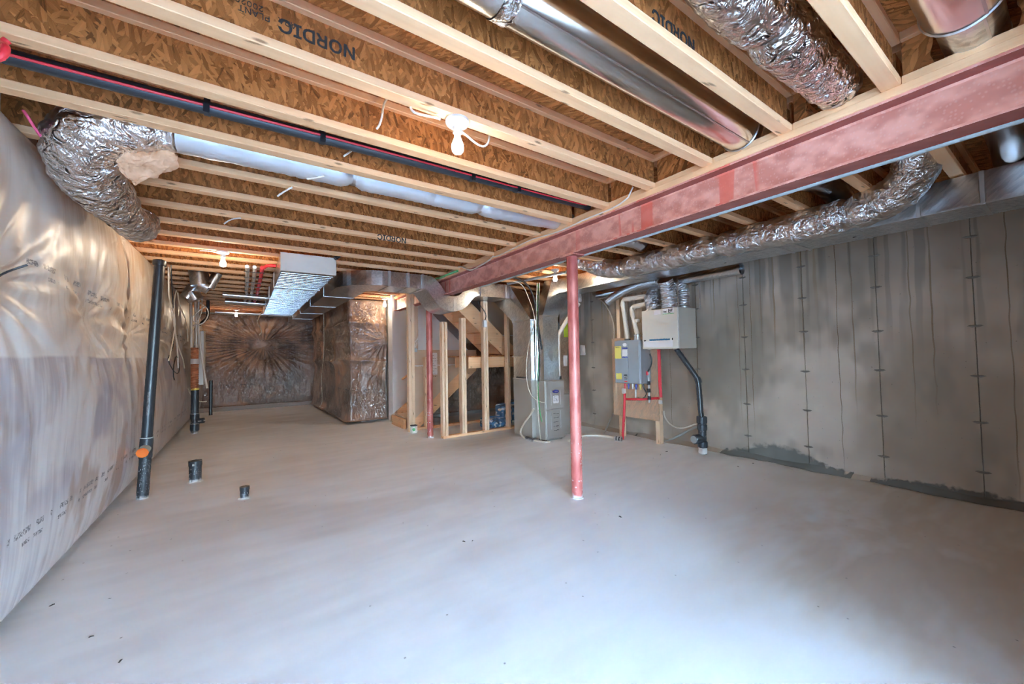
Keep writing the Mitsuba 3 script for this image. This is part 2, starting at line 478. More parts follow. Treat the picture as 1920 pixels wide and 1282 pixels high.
# rear wall behind the camera: a wide glazed door, and an unseen stub added to shade the right front
def rear():
    a0, a1, h = -.72, 1.25, 2.14
    struct('wall_rear', join([bx(-1.2, a0, Y0 - .2, Y0, 0, ZD), bx(a0, a1, Y0 - .2, Y0, h, ZD), bx(a1, 2.05, Y0 - .2, Y0, 0, ZD)]), CONCP)
    struct('wall_added_stub', join([bx(1.9, 2.05, Y0, -.15, 0, ZD), bx(2.05, 5.1, -.3, -.15, 0, ZD)]), CONCP)
    struct('door_1', join([bx(a0, a1, Y0 - .14, Y0 - .06, 0, .05), bx(a0, a1, Y0 - .14, Y0 - .06, h - .05, h), bx(a0, a0 + .05, Y0 - .14, Y0 - .06, .05, h - .05),
                           bx(a1 - .05, a1, Y0 - .14, Y0 - .06, .05, h - .05), bx(.24, .29, Y0 - .14, Y0 - .06, .05, h - .05)]), WHITE, 'white framed glazed door')
rear()

# right concrete wall: form panels with narrow joints, ties on the joints
kr = struct('wall_right', bx(XR + .012, 5.1, -.3, 7.5, 0, ZD), JOINT, 'poured concrete wall with form joints and rust runs')
SEAMS = [-.145, .49, 1.08, 1.665, 2.26, 2.85, 3.44, 4.06, 4.70, 5.3, 5.9, 6.5, 7.4]
for a, b in zip(SEAMS, SEAMS[1:]):
    e = random.uniform(0, .004)
    part(kr, 'panel', bx(XR - e, XR + .03, a + .0035, b - .0035, 0, 2.45), CONC)
tie = ply(join([hull([(0, -.03, .008), (0, .03, .008), (0, -.045, 0), (0, .045, 0), (-.006, -.012, .004), (-.006, .012, 0), (0, .02, -.012), (0, -.02, -.012)]), cyl((-.016, 0, 0), (.01, 0, 0), .006, 8)]), JOINT)
for s in SEAMS[1:9]:
    for z in (.24, .62, 1.02, 1.42, 1.80, 2.12):
        part(kr, 'form_tie', moved(tie, XR - .004, s, z + random.uniform(-.02, .02)), None)
cv = [(XR - .10 + .02 * math.sin(7 * y) + .01 * math.sin(23 * y), y) for y in np.linspace(-.14, 5.2, 90)]
part(kr, 'footing_ledge', grid(np.array([[(XR + .01, y, .045 + .012 * math.sin(9 * y)), (XR - .03, y, .03), (x, y, .004)] for x, y in cv])), CONC, 'rough strip of mortar along the foot of the wall', smooth=True)

# ------------------------------------------------------------------ joists
NEAR = [-.42, -.01, .402, .808, 1.223, 1.623, 2.036, 2.448, 2.888, 3.292, 3.73, 4.16, 4.58]
while NEAR[-1] < 11.4: NEAR.append(NEAR[-1] + .409)
XB0, XB1 = 2.322, 2.438          # beam flange
fl_l = bx(XL, XB0 + .03, 0, .064, 0, .037, .003)
wb_l = bx(XL, XB0 + .03, .0275, .0365, .037, ZD - ZJ - .037)
fl_r = bx(XB1 - .03, XR + .02, 0, .064, 0, .037, .003)
wb_r = bx(XB1 - .03, XR + .02, .0275, .0365, .037, ZD - ZJ - .037)
PL = {k: ply(m, b) for k, m, b in (('fl', fl_l, PINEX), ('wl', wb_l, OSB), ('fr', fl_r, PINEX), ('wr', wb_r, OSB))}
JOIST = {}
for i, y in enumerate(NEAR):
    extra = {2: 'weathered blotchy wooden I-joist left of the red beam', 5: 'wooden I-joist with black lettering, left of the red beam'}.get(i, 'wooden I-joist left of the red beam')
    t = thing('floor_joist', f'{extra}, {ordinal(i + 1)} from the camera end', 'joist', 'I-joists left of the red beam')
    JOIST[i] = t
    part(t, 'bottom_flange', moved(PL['fl'], 0, y, ZJ), None)
    part(t, 'web', moved(PL['wl'], 0, y, ZJ), None)
    part(t, 'top_flange', moved(PL['fl'], 0, y, ZD - .037), None)
for i, y in enumerate(NEAR):
    if y > 7: break
    if y < -.1: continue
    t = thing('floor_joist', f'wooden I-joist right of the red beam, {ordinal(i + 1)} from the camera end', 'joist', 'I-joists right of the red beam')
    part(t, 'bottom_flange', moved(PL['fr'], 0, y, ZJ), None)
    part(t, 'web', moved(PL['wr'], 0, y, ZJ), None)
    part(t, 'top_flange', moved(PL['fr'], 0, y, ZD - .037), None)
# lettering on the webs (upside down)
def stamp(i, px, py, s, h, bold=True):
    y = NEAR[i] + .0262
    a = AY(px, py, y)
    part(JOIST[i], 'lettering', text(s, h, a, (-1, 0, 0), (0, 0, -1), bold), INK, 'black printed lettering, upside down')
stamp(5, 668, 92, 'NORDIC', .050)
stamp(5, 556, 46, 'APA', .022, False)
stamp(5, 507, 32, 'PLANT', .022, False)
stamp(5, 495, 14, '2002007', .020, False)
stamp(9, 762, 447, 'NORDIC', .045)
stamp(3, 1303, 78, 'NORDIC', .050)
# blocking between joists on the beam
pm = bx(-.006, .006, 0, 1, 0, 1)
for i, (a, b) in enumerate(zip(NEAR, NEAR[1:])):
    if a > 7: break
    if a < -.1: continue
    y0, y1 = a + .066, b - .002
    t = thing('blocking_panel', f'board blocking above the red beam, {ordinal(i + 1)} bay from the camera end', 'blocking', 'blocking panels over the beam')
    part(t, 'bottom_flange', bx(XB0 + .004, XB0 + .066, y0, y1, ZJ, ZJ + .037, .002), PINEY)
    holes = {2: (.62, .125), 3: (1.06, .10), 1: (.2, .11), 6: (2.28, .045), 7: (2.66, .085)}
    if i in holes:
        from shapely.geometry import Point, box as sbox
        hy, hr = holes[i]
        rng = np.random.default_rng(i)
        ring = [(hy + (hr + .012 * rng.random()) * math.cos(q), 2.475 + (hr + .012 * rng.random()) * math.sin(q)) for q in np.linspace(0, 2 * PI, 40)[:-1]]
        from shapely.geometry import Polygon
        sh = sbox(y0, ZJ + .03, y1, ZD - .03).difference(Polygon(ring).buffer(0))
        for g in getattr(sh, 'geoms', [sh]):
            m = trimesh.creation.extrude_polygon(g, .010, engine='earcut')
            v = m.vertices
            part(t, 'web', trimesh.Trimesh(np.stack([v[:, 2] + XB0 + .03, v[:, 0], v[:, 1]], 1), m.faces, process=False), OSB)
    else:
        part(t, 'web', bx(XB0 + .03, XB0 + .04, y0, y1, ZJ + .03, ZD - .03), OSB)
    part(t, 'top_flange', bx(XB0 + .004, XB0 + .066, y0, y1, ZD - .037, ZD - .001, .002), PINEY)

# ------------------------------------------------------------------ beam, plate, posts
single('beam_plate', bx(XB0 - .004, XB1 + .004, -.145, 7.3, 2.332, ZJ - .0005, .003), PINEY, 'pale wooden plate lying on top of the red steel beam', 'plate')
ZB0, ZB1 = 2.105, 2.331
sec = [(XB0, ZB0), (XB1, ZB0), (XB1, ZB0 + .012), (2.388, ZB0 + .020), (2.384, ZB0 + .03), (2.384, ZB1 - .03), (2.388, ZB1 - .020), (XB1, ZB1 - .012), (XB1, ZB1), (XB0, ZB1),
       (XB0, ZB1 - .012), (2.372, ZB1 - .020), (2.376, ZB1 - .03), (2.376, ZB0 + .03), (2.372, ZB0 + .020), (XB0, ZB0 + .012)]
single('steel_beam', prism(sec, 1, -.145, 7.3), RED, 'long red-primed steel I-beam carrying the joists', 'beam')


def post(x, y, ztop, label, r=.048, lean=0.0):
    t = thing('support_post', label, 'post')
    part(t, 'shaft', cyl((x, y, .014), (x + lean, y, ztop - .012), r, 40), POST, smooth=40)
    part(t, 'base', join([cyl((x, y, 0), (x, y, .02), r * .75, 24), cyl((x, y, .0), (x, y, .007), r * 1.15, 24)]), POST)
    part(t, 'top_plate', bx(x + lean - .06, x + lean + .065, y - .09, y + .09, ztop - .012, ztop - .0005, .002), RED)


post(2.38, 2.52, ZB0, 'red steel post standing alone in the middle of the floor under the beam')
post(2.345, 5.68, ZB0, 'red steel post in front of the open stair framing', .046)
cp = curve([(2.468, -.145, 2.118), (2.468, 4.3, 2.118)], 4)
single('conduit', tube(cp, .019, 14), GREYP, 'grey conduit running along the lower right edge of the red beam', 'conduit', smooth=40)

# ------------------------------------------------------------------ light fixtures
def bulb(x, y, z, label, L=BULB):
    t = thing('ceiling_light', label, 'light', 'bare bulb lampholders')
    part(t, 'holder', lathe([(0, 0), (.056, 0), (.057, -.012), (.050, -.022), (.030, -.028), (.023, -.034), (.021, -.062), (.0, -.062)], (x, y, z), 36), WHITE, smooth=35)
    b = lathe([(.0, -.064), (.013, -.064), (.0145, -.07), (.016, -.085), (.022, -.10), (.0285, -.118), (.030, -.132), (.0275, -.147), (.020, -.158), (.010, -.1635), (0, -.1645)], (x, y, z), 28)
    k = part(t, 'bulb', b, BULBM, 'white glowing bulb', smooth=True)
    scene[k]['emitter'] = {'type': 'area', 'radiance': {'type': 'rgb', 'value': [L, L * .80, L * .56]}}


for p, lb in (((.84, 1.66, ZJ), 'bare white bulb in a holder under the joist with the black lettering, nearest the camera'), ((-.19, 5.03, ZJ), 'bare white bulb in a holder over the left side, near the black standing pipe'),
              ((-.16, 10.75, ZJ), 'bare white bulb in a holder at the far end before the brown insulated wall'), ((2.16, 7.35, 2.34), 'bare white bulb in a holder by the foot of the stairs'),
              ((3.42, 3.95, ZJ), 'bare white bulb in a holder above the furnace')):
    bulb(*p, lb, BULB * (.36 if p[1] < 2 else 1.0))

# ------------------------------------------------------------------ insulation blankets
TIES_L = [(2.57, 1.59), (3.86, 1.54), (5.1, 1.5), (6.4, 1.5), (7.7, 1.5), (9.0, 1.5), (10.3, 1.5), (1.25, 1.6)]


def pucker(y, z, ties, depth, sy, sz, nfold, amp, seed=0):
    d = np.zeros_like(y)
    for k, (a, b) in enumerate(ties):
        r = np.sqrt(((y - a) / sy) ** 2 + ((z - b) / sz) ** 2)
        th = np.arctan2((z - b) / sz, (y - a) / sy)
        d -= depth * np.exp(-(r / .55) ** 1.2)
        wob = meshkit.noise(np.stack([np.cos(th) * 2.2 + k, np.sin(th) * 2.2, r * .7], -1), seed + k) * 6
        d += amp * np.sin(nfold * th + wob) * np.clip(r * 3, 0, 1) * np.exp(-r / .55)
    return d


def left_blanket():
    ys = np.concatenate([np.linspace(-.3, 1.9, 40)[:-1], np.linspace(1.9, 6.5, 330)[:-1], np.linspace(6.5, 11.95, 150)])
    zs = np.linspace(.085, 2.375, 130)
    Y, Z = np.meshgrid(ys, zs, indexing='ij')
    t = (Z - .085) / 2.29
    belly = .115 * np.sin(PI * np.clip(t, 0, 1)) ** .55 * (1 - .25 * t)
    vert = (meshkit.fbm(np.stack([Y * 9, Z * 1.1, Y * 0], -1), 3, 4) - .5) * .016 * np.clip(4 * t * (1 - t) + .15, 0, 1)
    big = (meshkit.fbm(np.stack([Y * 1.1, Z * 1.4, Y * 0], -1), 2, 11) - .5) * .07 * np.sin(PI * t) ** .6
    X = -.90 + belly + vert + big + pucker(Y, Z, TIES_L, .115, .8, .62, 15, .017)
    X = np.maximum(X, XL + .015)
    Pq = np.stack([X, Y, Z], -1)
    top, bot = Pq[:, -1:].copy(), Pq[:, :1].copy()
    top[..., 0] = bot[..., 0] = XL + .005
    lip = Pq[:, :1].copy(); lip[..., 0] -= .02; lip[..., 2] = .07
    return grid(np.concatenate([bot, lip, Pq, top], 1))


t = thing('insulation_blanket', 'translucent white plastic-faced insulation blanket bulging along the left wall', 'insulation')
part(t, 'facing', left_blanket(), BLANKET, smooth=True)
for a, b in ((2.57, 1.59),):
    part(t, 'tie', tube(curve([(-.845, a - .05, b - .09), (-.872, a, b), (-.842, a + .06, b + .06), (-.80, a + .07, b + .09)], 12), .0045, 8), BLACK, 'black tie ends')


def wall_sheet(path, z0, z1, nu, nv, ties, out, seed, belly=.07, amp=.012, nfold=26, depth=.10, sy=.7, sz=.6, creases=()):
    """insulation along a plan path (x, y); ties given as (distance along, z)."""
    p = np.array(path, float)
    s = np.concatenate([[0], np.cumsum(np.linalg.norm(np.diff(p, axis=0), axis=1))])
    u = np.linspace(0, s[-1], nu)
    xy = np.stack([np.interp(u, s, p[:, 0]), np.interp(u, s, p[:, 1])], 1)
    tg = np.gradient(xy, axis=0); tg /= np.linalg.norm(tg, axis=1, keepdims=True)
    nm = np.stack([tg[:, 1], -tg[:, 0]], 1) * out
    zs = np.linspace(z0, z1, nv)
    U, Z = np.meshgrid(u, zs, indexing='ij')
    tt = (Z - z0) / (z1 - z0)
    d = belly * np.sin(PI * tt) ** .5 + pucker(U, Z, ties, depth, sy, sz, nfold, amp, seed)
    d += (meshkit.fbm(np.stack([U * 5, Z * 2.0, U * 0], -1), 3, seed) - .5) * .05 * np.sin(PI * tt) ** .5
    d += np.abs(meshkit.fbm(np.stack([U * 14, Z * 9, U * 0], -1), 3, seed + 3) - .5) * .02
    for zc in creases:
        d -= .05 * np.exp(-np.abs((Z - zc + .02 * np.sin(U * 3)) / .07) ** 1.3)
    d = np.maximum(d, -.03)
    Q = np.stack([xy[:, None, 0] + nm[:, None, 0] * d, xy[:, None, 1] + nm[:, None, 1] * d, Z], -1)
    top, bot = Q[:, -1:].copy(), Q[:, :1].copy()
    for e in (top, bot):
        e[..., :2] = xy[:, None, :] - nm[:, None, :] * .03
    return grid(np.concatenate([bot, Q, top], 1))


k = thing('insulation_blanket', 'shiny brown plastic-covered insulation gathered to a star at the far end wall', 'insulation')
part(k, 'facing', wall_sheet([(-.95, 11.88), (1.75, 11.88)], .10, 2.36, 260, 190, [(1.35, 1.62)], 1, 21, .09, .05, 40, .13, 1.6, .8, creases=(1.22, 1.98)), BATT, smooth=True)
k = thing('insulation_blanket', 'brown and silvery plastic-wrapped insulation around the projecting wall corner left of the stairs', 'insulation')
ang = [(1.68 + .10 * math.cos(q) - .02, 7.83 + .10 * math.sin(q)) for q in np.linspace(PI, 1.5 * PI, 8)]
part(k, 'facing', wall_sheet([(1.46, 11.70)] + ang + [(2.30, 7.73)], .05, 2.33, 330, 120, [(3.2, 1.52), (4.62, 1.55), (2.1, 1.45), (1.0, 1.5)], -1, 31, .09, .022, 18, .13, .62, .6, creases=(1.18, 1.9)), BATT, smooth=True)
k = thing('insulation_blanket', 'dark brown wrinkled insulation in the closet below the stair landing', 'insulation')
part(k, 'facing', wall_sheet([(3.0, 7.36), (4.85, 7.36)], .08, 1.5, 110, 80, [(.7, .75), (1.4, .7)], 1, 41, .05, .012, 12, .06, .5, .5), BATT, smooth=True)
struct('trim_1', bx(XL, 1.5, 11.80, 11.96, 0, .10, .01), CONCP, 'pale footing edge under the far insulation')

# ------------------------------------------------------------------ ducts and pipes in the ceiling
def round_duct(y, x0, x1, z, r, label, mat=SHINY, tapes=()):
    t = thing('round_duct', label, 'duct')
    xs = np.linspace(x0, x1, 40)
    prof = [r * (1.0 if .03 < (x - x0) < (x1 - x0 - .03) else .985) for x in xs]
    part(t, 'pipe', tube([(x, y, z) for x in xs], prof, 48), mat, smooth=50)
    part(t, 'seam', bx(x0 + .01, x1 - .01, y - .5 * r - .004, y - .5 * r + .004, z - .87 * r - .002, z - .86 * r + .003), GALVD)
    for a in tapes:
        part(t, 'foil_tape', crinkle(tube([(a + q, y, z) for q in np.linspace(-.028, .028, 6)], r + .003, 64, False), .006, 40, 3), FOIL, 'crumpled foil tape', smooth=True)
    part(t, 'end_collar', tube([(x1 - .012, y, z), (x1 - .006, y, z), (x1 - .006, y, z), (x1 + .004, y, z)], [r + .001, r + .006, r + .006, r + .001], 48, False), GALVD, smooth=30)
    return t


def foil_duct(name, path, r, label, cat='duct', n=160, seed=0, amp=.018, corr=0.0, pitch=.03, straps=(), sides=56, mat=FOIL):
    pc = curve(path, n)
    L = np.concatenate([[0], np.cumsum(np.linalg.norm(np.diff(pc, axis=0), axis=1))])
    rr = r if np.isscalar(r) else np.interp(np.linspace(0, 1, n), np.linspace(0, 1, len(r)), r)
    rr = np.full(n, 1.0) * rr
    for a in straps:
        rr = rr - .022 * np.exp(-((L - a) / .035) ** 2)
    if corr: rr = rr + corr * np.sin(L / pitch * 2 * PI)
    else: rr = rr + .0016 * np.random.default_rng(seed).standard_normal(n)
    m = tube(pc, rr, sides)
    m = crinkle(m, amp, 13, seed)
    m = crinkle(m, amp * .34, 38, seed + 40)
    t = thing(name, label, cat)
    part(t, 'jacket', m, mat, smooth=True)
    for a in straps:
        i = int(np.argmin(np.abs(L - a)))
        i = min(max(i, 1), n - 2)
        d = unit(pc[i + 1] - pc[i - 1])
        part(t, 'strap', tube([pc[i] - d * .016, pc[i] + d * .016], rr[i] + .004, 40, False), GALVD, smooth=40)
    return t, pc


round_duct(1.055, -.9, 2.315, 2.478, .098, 'bright round metal duct between two joists, ending at the red beam', tapes=(.72,))
foil_duct('foil_duct', [(.6, .62, 2.475), (1.5, .625, 2.48), (2.16, .615, 2.47), (2.32, .61, 2.475)], [.098, .105, .11, .10, .085], 'foil-wrapped duct between joists with a dark strap near the top of the photo', 'duct', 120, 3, .02, straps=(1.02,))
round_duct(.20, .3, 2.12, 2.482, .108, 'bright round metal duct nearest the camera, ending at the red beam')
round_duct(.20, 2.06, 2.6, 2.482, .088, 'short grey duct collar passing over the red beam', GALV)
# black pipe with red cable
yb = 2.285
t = thing('black_pipe', 'long black plastic pipe strung between two joists to the red beam', 'pipe')
part(t, 'pipe', tube([(XL, yb, 2.415), (2.36, yb, 2.462)], .030, 20), BLACK, smooth=40)
for x in (-.15, .34, 1.25, 1.62):
    z = 2.415 + (x - XL) * .0141
    part(t, 'hanger', join([tube([(x - .012, yb, z), (x + .012, yb, z)], .035, 20, False), bx(x - .012, x + .012, yb - .008, yb + .008, z + .03, z + .075), bx(x - .012, x + .012, yb - .05, yb - .035, z - .045, z - .005)]), BLACK)
single('red_cable', tube(curve([(XL, yb - .034, 2.407), (-.2, yb - .036, 2.418), (.34, yb - .034, 2.43), (1.2, yb - .036, 2.436), (2.3, yb - .034, 2.452)], 30), .006, 8), REDP, 'thin red cable following the long black pipe', 'cable', smooth=40)
a = AY(10, 100, 1.95)
single('red_pex_loop', tube(curve([a + (-.10, .02, .0), a + (-.05, .0, -.03), a + (-.012, 0, -.02), a + (.0, 0, .01), a + (-.008, .02, .035), a + (-.03, .1, .10)], 24), .011, 12), REDP, 'red pipe loop hanging at the upper left edge beside the black pipe', 'pipe', smooth=40)
# silver insulated duct and the elbow at the left wall
ys = 2.665
foil_duct('foil_duct', [(-.42, ys, 2.455), (0, ys, 2.455), (.6, ys, 2.452), (1.3, ys, 2.45), (2.33, ys, 2.462)], [.108, .100, .092, .098, .086], 'smooth pale silver duct running between joists from the left wall to the beam', 'duct', 140, 8, .008, straps=(1.0, 1.95), mat=JACKET)
foil_duct('foil_duct', [(-.30, 2.655, 2.455), (-.46, 2.655, 2.435), (-.62, 2.70, 2.36), (-.68, 2.86, 2.26), (-.665, 3.08, 2.20), (-.655, 3.45, 2.20), (-.65, 3.78, 2.215), (-.645, 3.93, 2.26), (-.645, 3.98, 2.33)],
          [.105, .125, .140, .140, .118, .100, .100, .105, .10], 'large crumpled foil duct elbow hanging below the joists at the left wall', 'duct', 230, 12, .030, sides=72)
a = tube(curve([(-.78, 2.66, 2.475), (-.70, 2.62, 2.44), (-.56, 2.60, 2.50)], 10), .006, 8)
single('pink_tape', tube(curve([AX(44, 208, -.83), AX(62, 235, -.80), AX(86, 262, -.78), AX(92, 250, -.76), AX(110, 238, -.755), AX(135, 232, -.70)], 30), .006, 8), PINK, 'thin pink string along the top of the left insulation by the foil elbow', 'string', smooth=40)
rng = np.random.default_rng(5)
m = hull([AY(230, 322, 2.72), AY(208, 282, 2.72), AY(268, 254, 2.72), AY(336, 294, 2.68), AY(328, 308, 2.68), AY(250, 348, 2.66), AY(228, 300, 2.92), AY(275, 258, 2.92), AY(325, 292, 2.92), AY(255, 335, 2.9)])
for _ in range(5): m = m.subdivide()
m = trimesh.Trimesh(m.vertices, m.faces)
v = m.vertices + m.vertex_normals * ((meshkit.fbm(m.vertices * 14, 4, 3) - .5) * .10 + (meshkit.noise(m.vertices * 75, 4) - .5) * .012)[:, None]
single('fibreglass_tuft', trimesh.Trimesh(v, m.faces), FLUFF, 'torn block of pinkish fibreglass hanging out beside the foil elbow', 'insulation', smooth=True)

# ------------------------------------------------------------------ rectangular trunk duct on the right
t = thing('trunk_duct', 'long rectangular sheet-metal duct under the joists along the concrete wall', 'duct')
part(t, 'body', bx(3.886, 4.24, -.145, 4.42, 2.150, 2.362), GALV)
for y in (.02, .33, .62, .95, 1.5, 2.3, 3.1):
    part(t, 'seam', bx(3.879, 4.246, y - .012, y + .012, 2.145, 2.364, .002), GALVD)
part(t, 'edge_fold', bx(3.878, 3.886, -.145, 4.42, 2.1495, 2.158), GALVD)
a = AZ(1474, 453, 2.15)
for px, py in ((1150 + 450, 443), (1357, 492)):
    a = AZ(px, py, 2.15)
    part(t, 'hole', cyl((a[0] + .03, a[1], 2.1485), (a[0] + .03, a[1], 2.1497), .012, 16), BLACK)
a = AZ(1505, 460, 2.15)
part(t, 'bracket', join([bx(3.86, 4.26, 1.36, 1.385, 2.143, 2.1495), bx(3.86, 3.88, 1.36, 1.385, 2.143, 2.19)]), GALVD)
foil_duct('foil_duct', [(3.55, 3.62, 2.44), (3.62, 3.46, 2.36), (3.72, 3.28, 2.285), (3.755, 3.0, 2.262), (3.76, 2.4, 2.255), (3.755, 1.7, 2.25), (3.75, 1.15, 2.25), (3.735, .86, 2.262), (3.68, .66, 2.32), (3.57, .565, 2.42), (3.47, .56, 2.52)],
          [.10, .108, .112, .110, .112, .108, .110, .118, .122, .118, .11], 'crinkled foil-jacketed flexible duct running along the trunk duct, bent up near the beam', 'duct', 330, 21, .026, straps=(.62, 1.75, 2.75), sides=64)
# branches rising from the trunk in the right bays
def branch(y, label, r=.085, box=False):
    t = thing('round_duct', label, 'duct')
    part(t, 'pipe', tube(curve([(2.45, y, 2.485), (3.5, y, 2.485), (3.80, y, 2.48), (3.98, y, 2.42), (4.05, y, 2.36)], 40), r, 36), SHINY, smooth=50)
    part(t, 'collar', tube([(3.3, y, 2.485), (3.34, y, 2.485)], r + .004, 36, False), GALVD, smooth=30)
branch(1.06, 'round duct in the dark bay behind the beam, first beyond the bent foil duct')
branch(.20, 'round duct dropping onto the trunk duct at the right edge of the photo', .09)
single('register_boot', hull([(3.35, 1.70, 2.40), (3.35, 1.96, 2.40), (3.05, 1.70, 2.40), (3.05, 1.96, 2.40), (3.3, 1.73, 2.56), (3.3, 1.93, 2.56), (3.1, 1.73, 2.56), (3.1, 1.93, 2.56)]), GALV, 'small grey sheet-metal boot tucked between the joists behind the beam', 'duct boot')
foil_duct('foil_duct', [(2.46, 2.68, 2.46), (3.0, 2.68, 2.44), (3.5, 2.70, 2.44), (3.62, 2.72, 2.42)], [.09, .095, .09, .06], 'short pale foil duct end sticking out behind the red beam above the post', 'duct', 60, 33, .018)
t = thing('round_duct', 'round metal duct with a black open end between trunk duct and concrete wall', 'duct')
part(t, 'pipe', tube([(4.58, 2.14, 2.155), (4.60, 4.3, 2.155)], .062, 32, False), GALV, smooth=40)
part(t, 'rim', tube([(4.58, 2.125, 2.155), (4.58, 2.15, 2.155)], .068, 32, False), GALVD, smooth=40)
part(t, 'inside', cyl((4.58, 2.16, 2.155), (4.58, 2.18, 2.155), .061, 32), BLACK)

# ------------------------------------------------------------------ the two rectangular ducts over the left half
t = thing('supply_duct', 'wide rectangular sheet-metal duct with a closed end cap, left of the curved duct', 'duct')
part(t, 'body', bx(.31, .845, 4.74, 9.6, 2.172, 2.362), GALV)
part(t, 'end_cap', join([bx(.306, .849, 4.722, 4.74, 2.168, 2.366, .002)]), HRV, 'plain end cap')
for y in (5.9, 7.1, 8.3): part(t, 'seam', bx(.303, .852, y - .012, y + .012, 2.165, 2.366, .002), GALVD)
for i in range(44):          # stiffening ribs on the underside
    y = 4.86 + i * .107
    part(t, 'rib', bx(.32, .835, y - .004, y + .004, 2.1685, 2.1725), GALV)
for y in (5.3, 6.4): part(t, 'joist_strap', bx(.846, .850, y - .01, y + .01, 2.16, 2.45), GALVD)


def bduct():
    t = thing('return_duct', 'curved rectangular sheet-metal duct dipping in an S under the red beam to the furnace', 'duct')
    z0, z1 = 2.165, 2.355
    # straight run in y, then an elbow towards +x
    outer = [(.90, 11.3), (.98, 5.95)] + [(1.53 - .55 * math.cos(q), 5.62 - .55 * math.sin(q)) for q in np.linspace(.0, PI / 2, 14)]
    inner = [(1.53 - .14 * math.cos(q), 5.70 - .14 * math.sin(q)) for q in np.linspace(PI / 2, 0, 6)] + [(1.40, 5.95), (1.30, 11.3)]
    part(t, 'elbow', prism(outer + inner, 2, z0, z1), GALV)
    for y in (6.4, 7.7, 9.0, 10.3):
        f = (11.3 - y) / 5.35
        part(t, 'seam', bx(.90 + .08 * f - .008, 1.30 + .1 * f + .008, y - .012, y + .012, z0 - .007, z1 + .004, .002), GALVD)
    ya, yb = 5.07, 5.56
    part(t, 'straight', bx(1.53, 2.05, ya, yb, z0, z1), GALV)
    # the S under the beam: top and bottom curves in x, z
    top = [AY(px, py, ya) for px, py in ((800, 516), (809, 518.5), (816, 522.5), (822, 529), (827.5, 536), (832, 543), (836, 549), (841, 553), (846, 555), (853, 555.5), (860, 554), (865, 550.5), (869, 545), (874, 537), (880, 530), (890, 525), (902, 524))]
    bot = [AY(px, py, ya) for px, py in ((797, 541), (803, 546), (810, 556), (815, 563.5), (821, 571), (827, 576.5), (834, 580.5), (845, 583.3), (853, 583.5), (860, 582.3), (867, 580), (874, 575.5), (879, 570), (883.5, 564), (888, 558.5), (893, 555), (902, 553.5))]
    poly = [(2.05, z0), *[(q[0], q[2]) for q in bot], *[(q[0], q[2]) for q in top[::-1]], (2.05, z1)]
    part(t, 'offset', prism(poly, 1, ya, yb), GALV, smooth=30)
    xr = bot[-1][0] - .004
    part(t, 'run_out', bx(xr, 3.42, ya - .02, yb - .05, 2.125, 2.33), GALV)
    part(t, 'drop', hull([(3.42, ya - .02, 2.125), (3.42, yb - .05, 2.125), (3.42, ya - .02, 2.33), (3.42, yb - .05, 2.33), (3.47, 4.58, 1.76), (3.47, 5.05, 1.76), (3.86, 4.58, 1.76), (3.86, 5.05, 1.76),
                            (3.70, 4.9, 2.2), (3.70, 5.3, 2.2)]), GALV)
    for x in (1.12 + .43, 1.80, 2.0, xr, 3.36):
        zz0, zz1 = (z0, z1) if x < 2.1 else (2.125, 2.33)
        part(t, 'seam', bx(x - .014, x + .014, ya - .027, yb + .004, zz0 - .006, zz1 + .004, .002), GALVD)
    part(t, 'seam', bx(bot[8][0] - .02, bot[8][0] + .02, ya - .006, ya - .0005, bot[8][2] - .002, top[9][2] + .002, .002), GALVD)
    part(t, 'screw_hole', cyl((2.24, ya + .12, 2.045), (2.245, ya + .12, 2.052), .012, 12), BLACK)
bduct()
single('cross_duct', tube(curve([(.9, 6.05, 2.475), (1.5, 6.0, 2.475), (2.2, 5.95, 2.47)], 20), .10, 36), SHINY, 'round metal duct just above the curved duct between the joists', 'duct', smooth=50)
t = thing('drain_pipe', 'short black pipe elbow dropping from the joists at the end of the wide duct', 'pipe')
a = AY(638, 470, 4.70)
part(t, 'pipe', ucyl([(a[0], 4.70, 2.56), (a[0], 4.70, 2.40), (a[0] - .06, 4.68, 2.35)], .021, 14), DUSTY, smooth=40)
for i, (x, z, dy) in enumerate(((-.012, 2.30, 0), (-.045, 2.27, .02))):
    pass
t = thing('pex_bundle', 'three strapped pipes, two white and one red, hanging left of the wide duct', 'pipes')
for i, (x, m, nm) in enumerate(((.00, WHITE, 'white_pipe'), (.075, WHITE, 'white_pipe'), (.15, REDP, 'red_pipe'))):
    part(t, nm, tube(curve([(x + .02, 5.60, 2.352), (x + .025, 6.3, 2.35), (x + .02, 7.4, 2.35), (x + .01, 8.6, 2.345), (x - .05, 9.4, 2.34)], 40), .022, 12), m, smooth=40)
for y in np.linspace(5.8, 9.0, 9): part(t, 'strap', bx(-.01, .20, y - .006, y + .006, 2.321, 2.3275), BLACK)
single('red_pex_loop', tube(curve([(.19, 5.58, 2.345), (.20, 5.45, 2.34), (.24, 5.35, 2.338), (.30, 5.33, 2.337)], 16), .018, 12), REDP, 'red pipe stub bending toward the end cap of the wide duct', 'pipe', smooth=40)
for (ya_, x0_, x1_, lb) in ((7.95, -.30, .33, 'first'), (8.85, -.3, .33, 'second'), (10.95, -.55, .95, 'third')):
    single('ceiling_pipe', tube([(x0_, ya_, 2.315), (x1_, ya_, 2.30)], .05, 24), GALV, f'thin round metal duct under the far joists, {lb} behind the strapped pipes', 'duct', smooth=40)
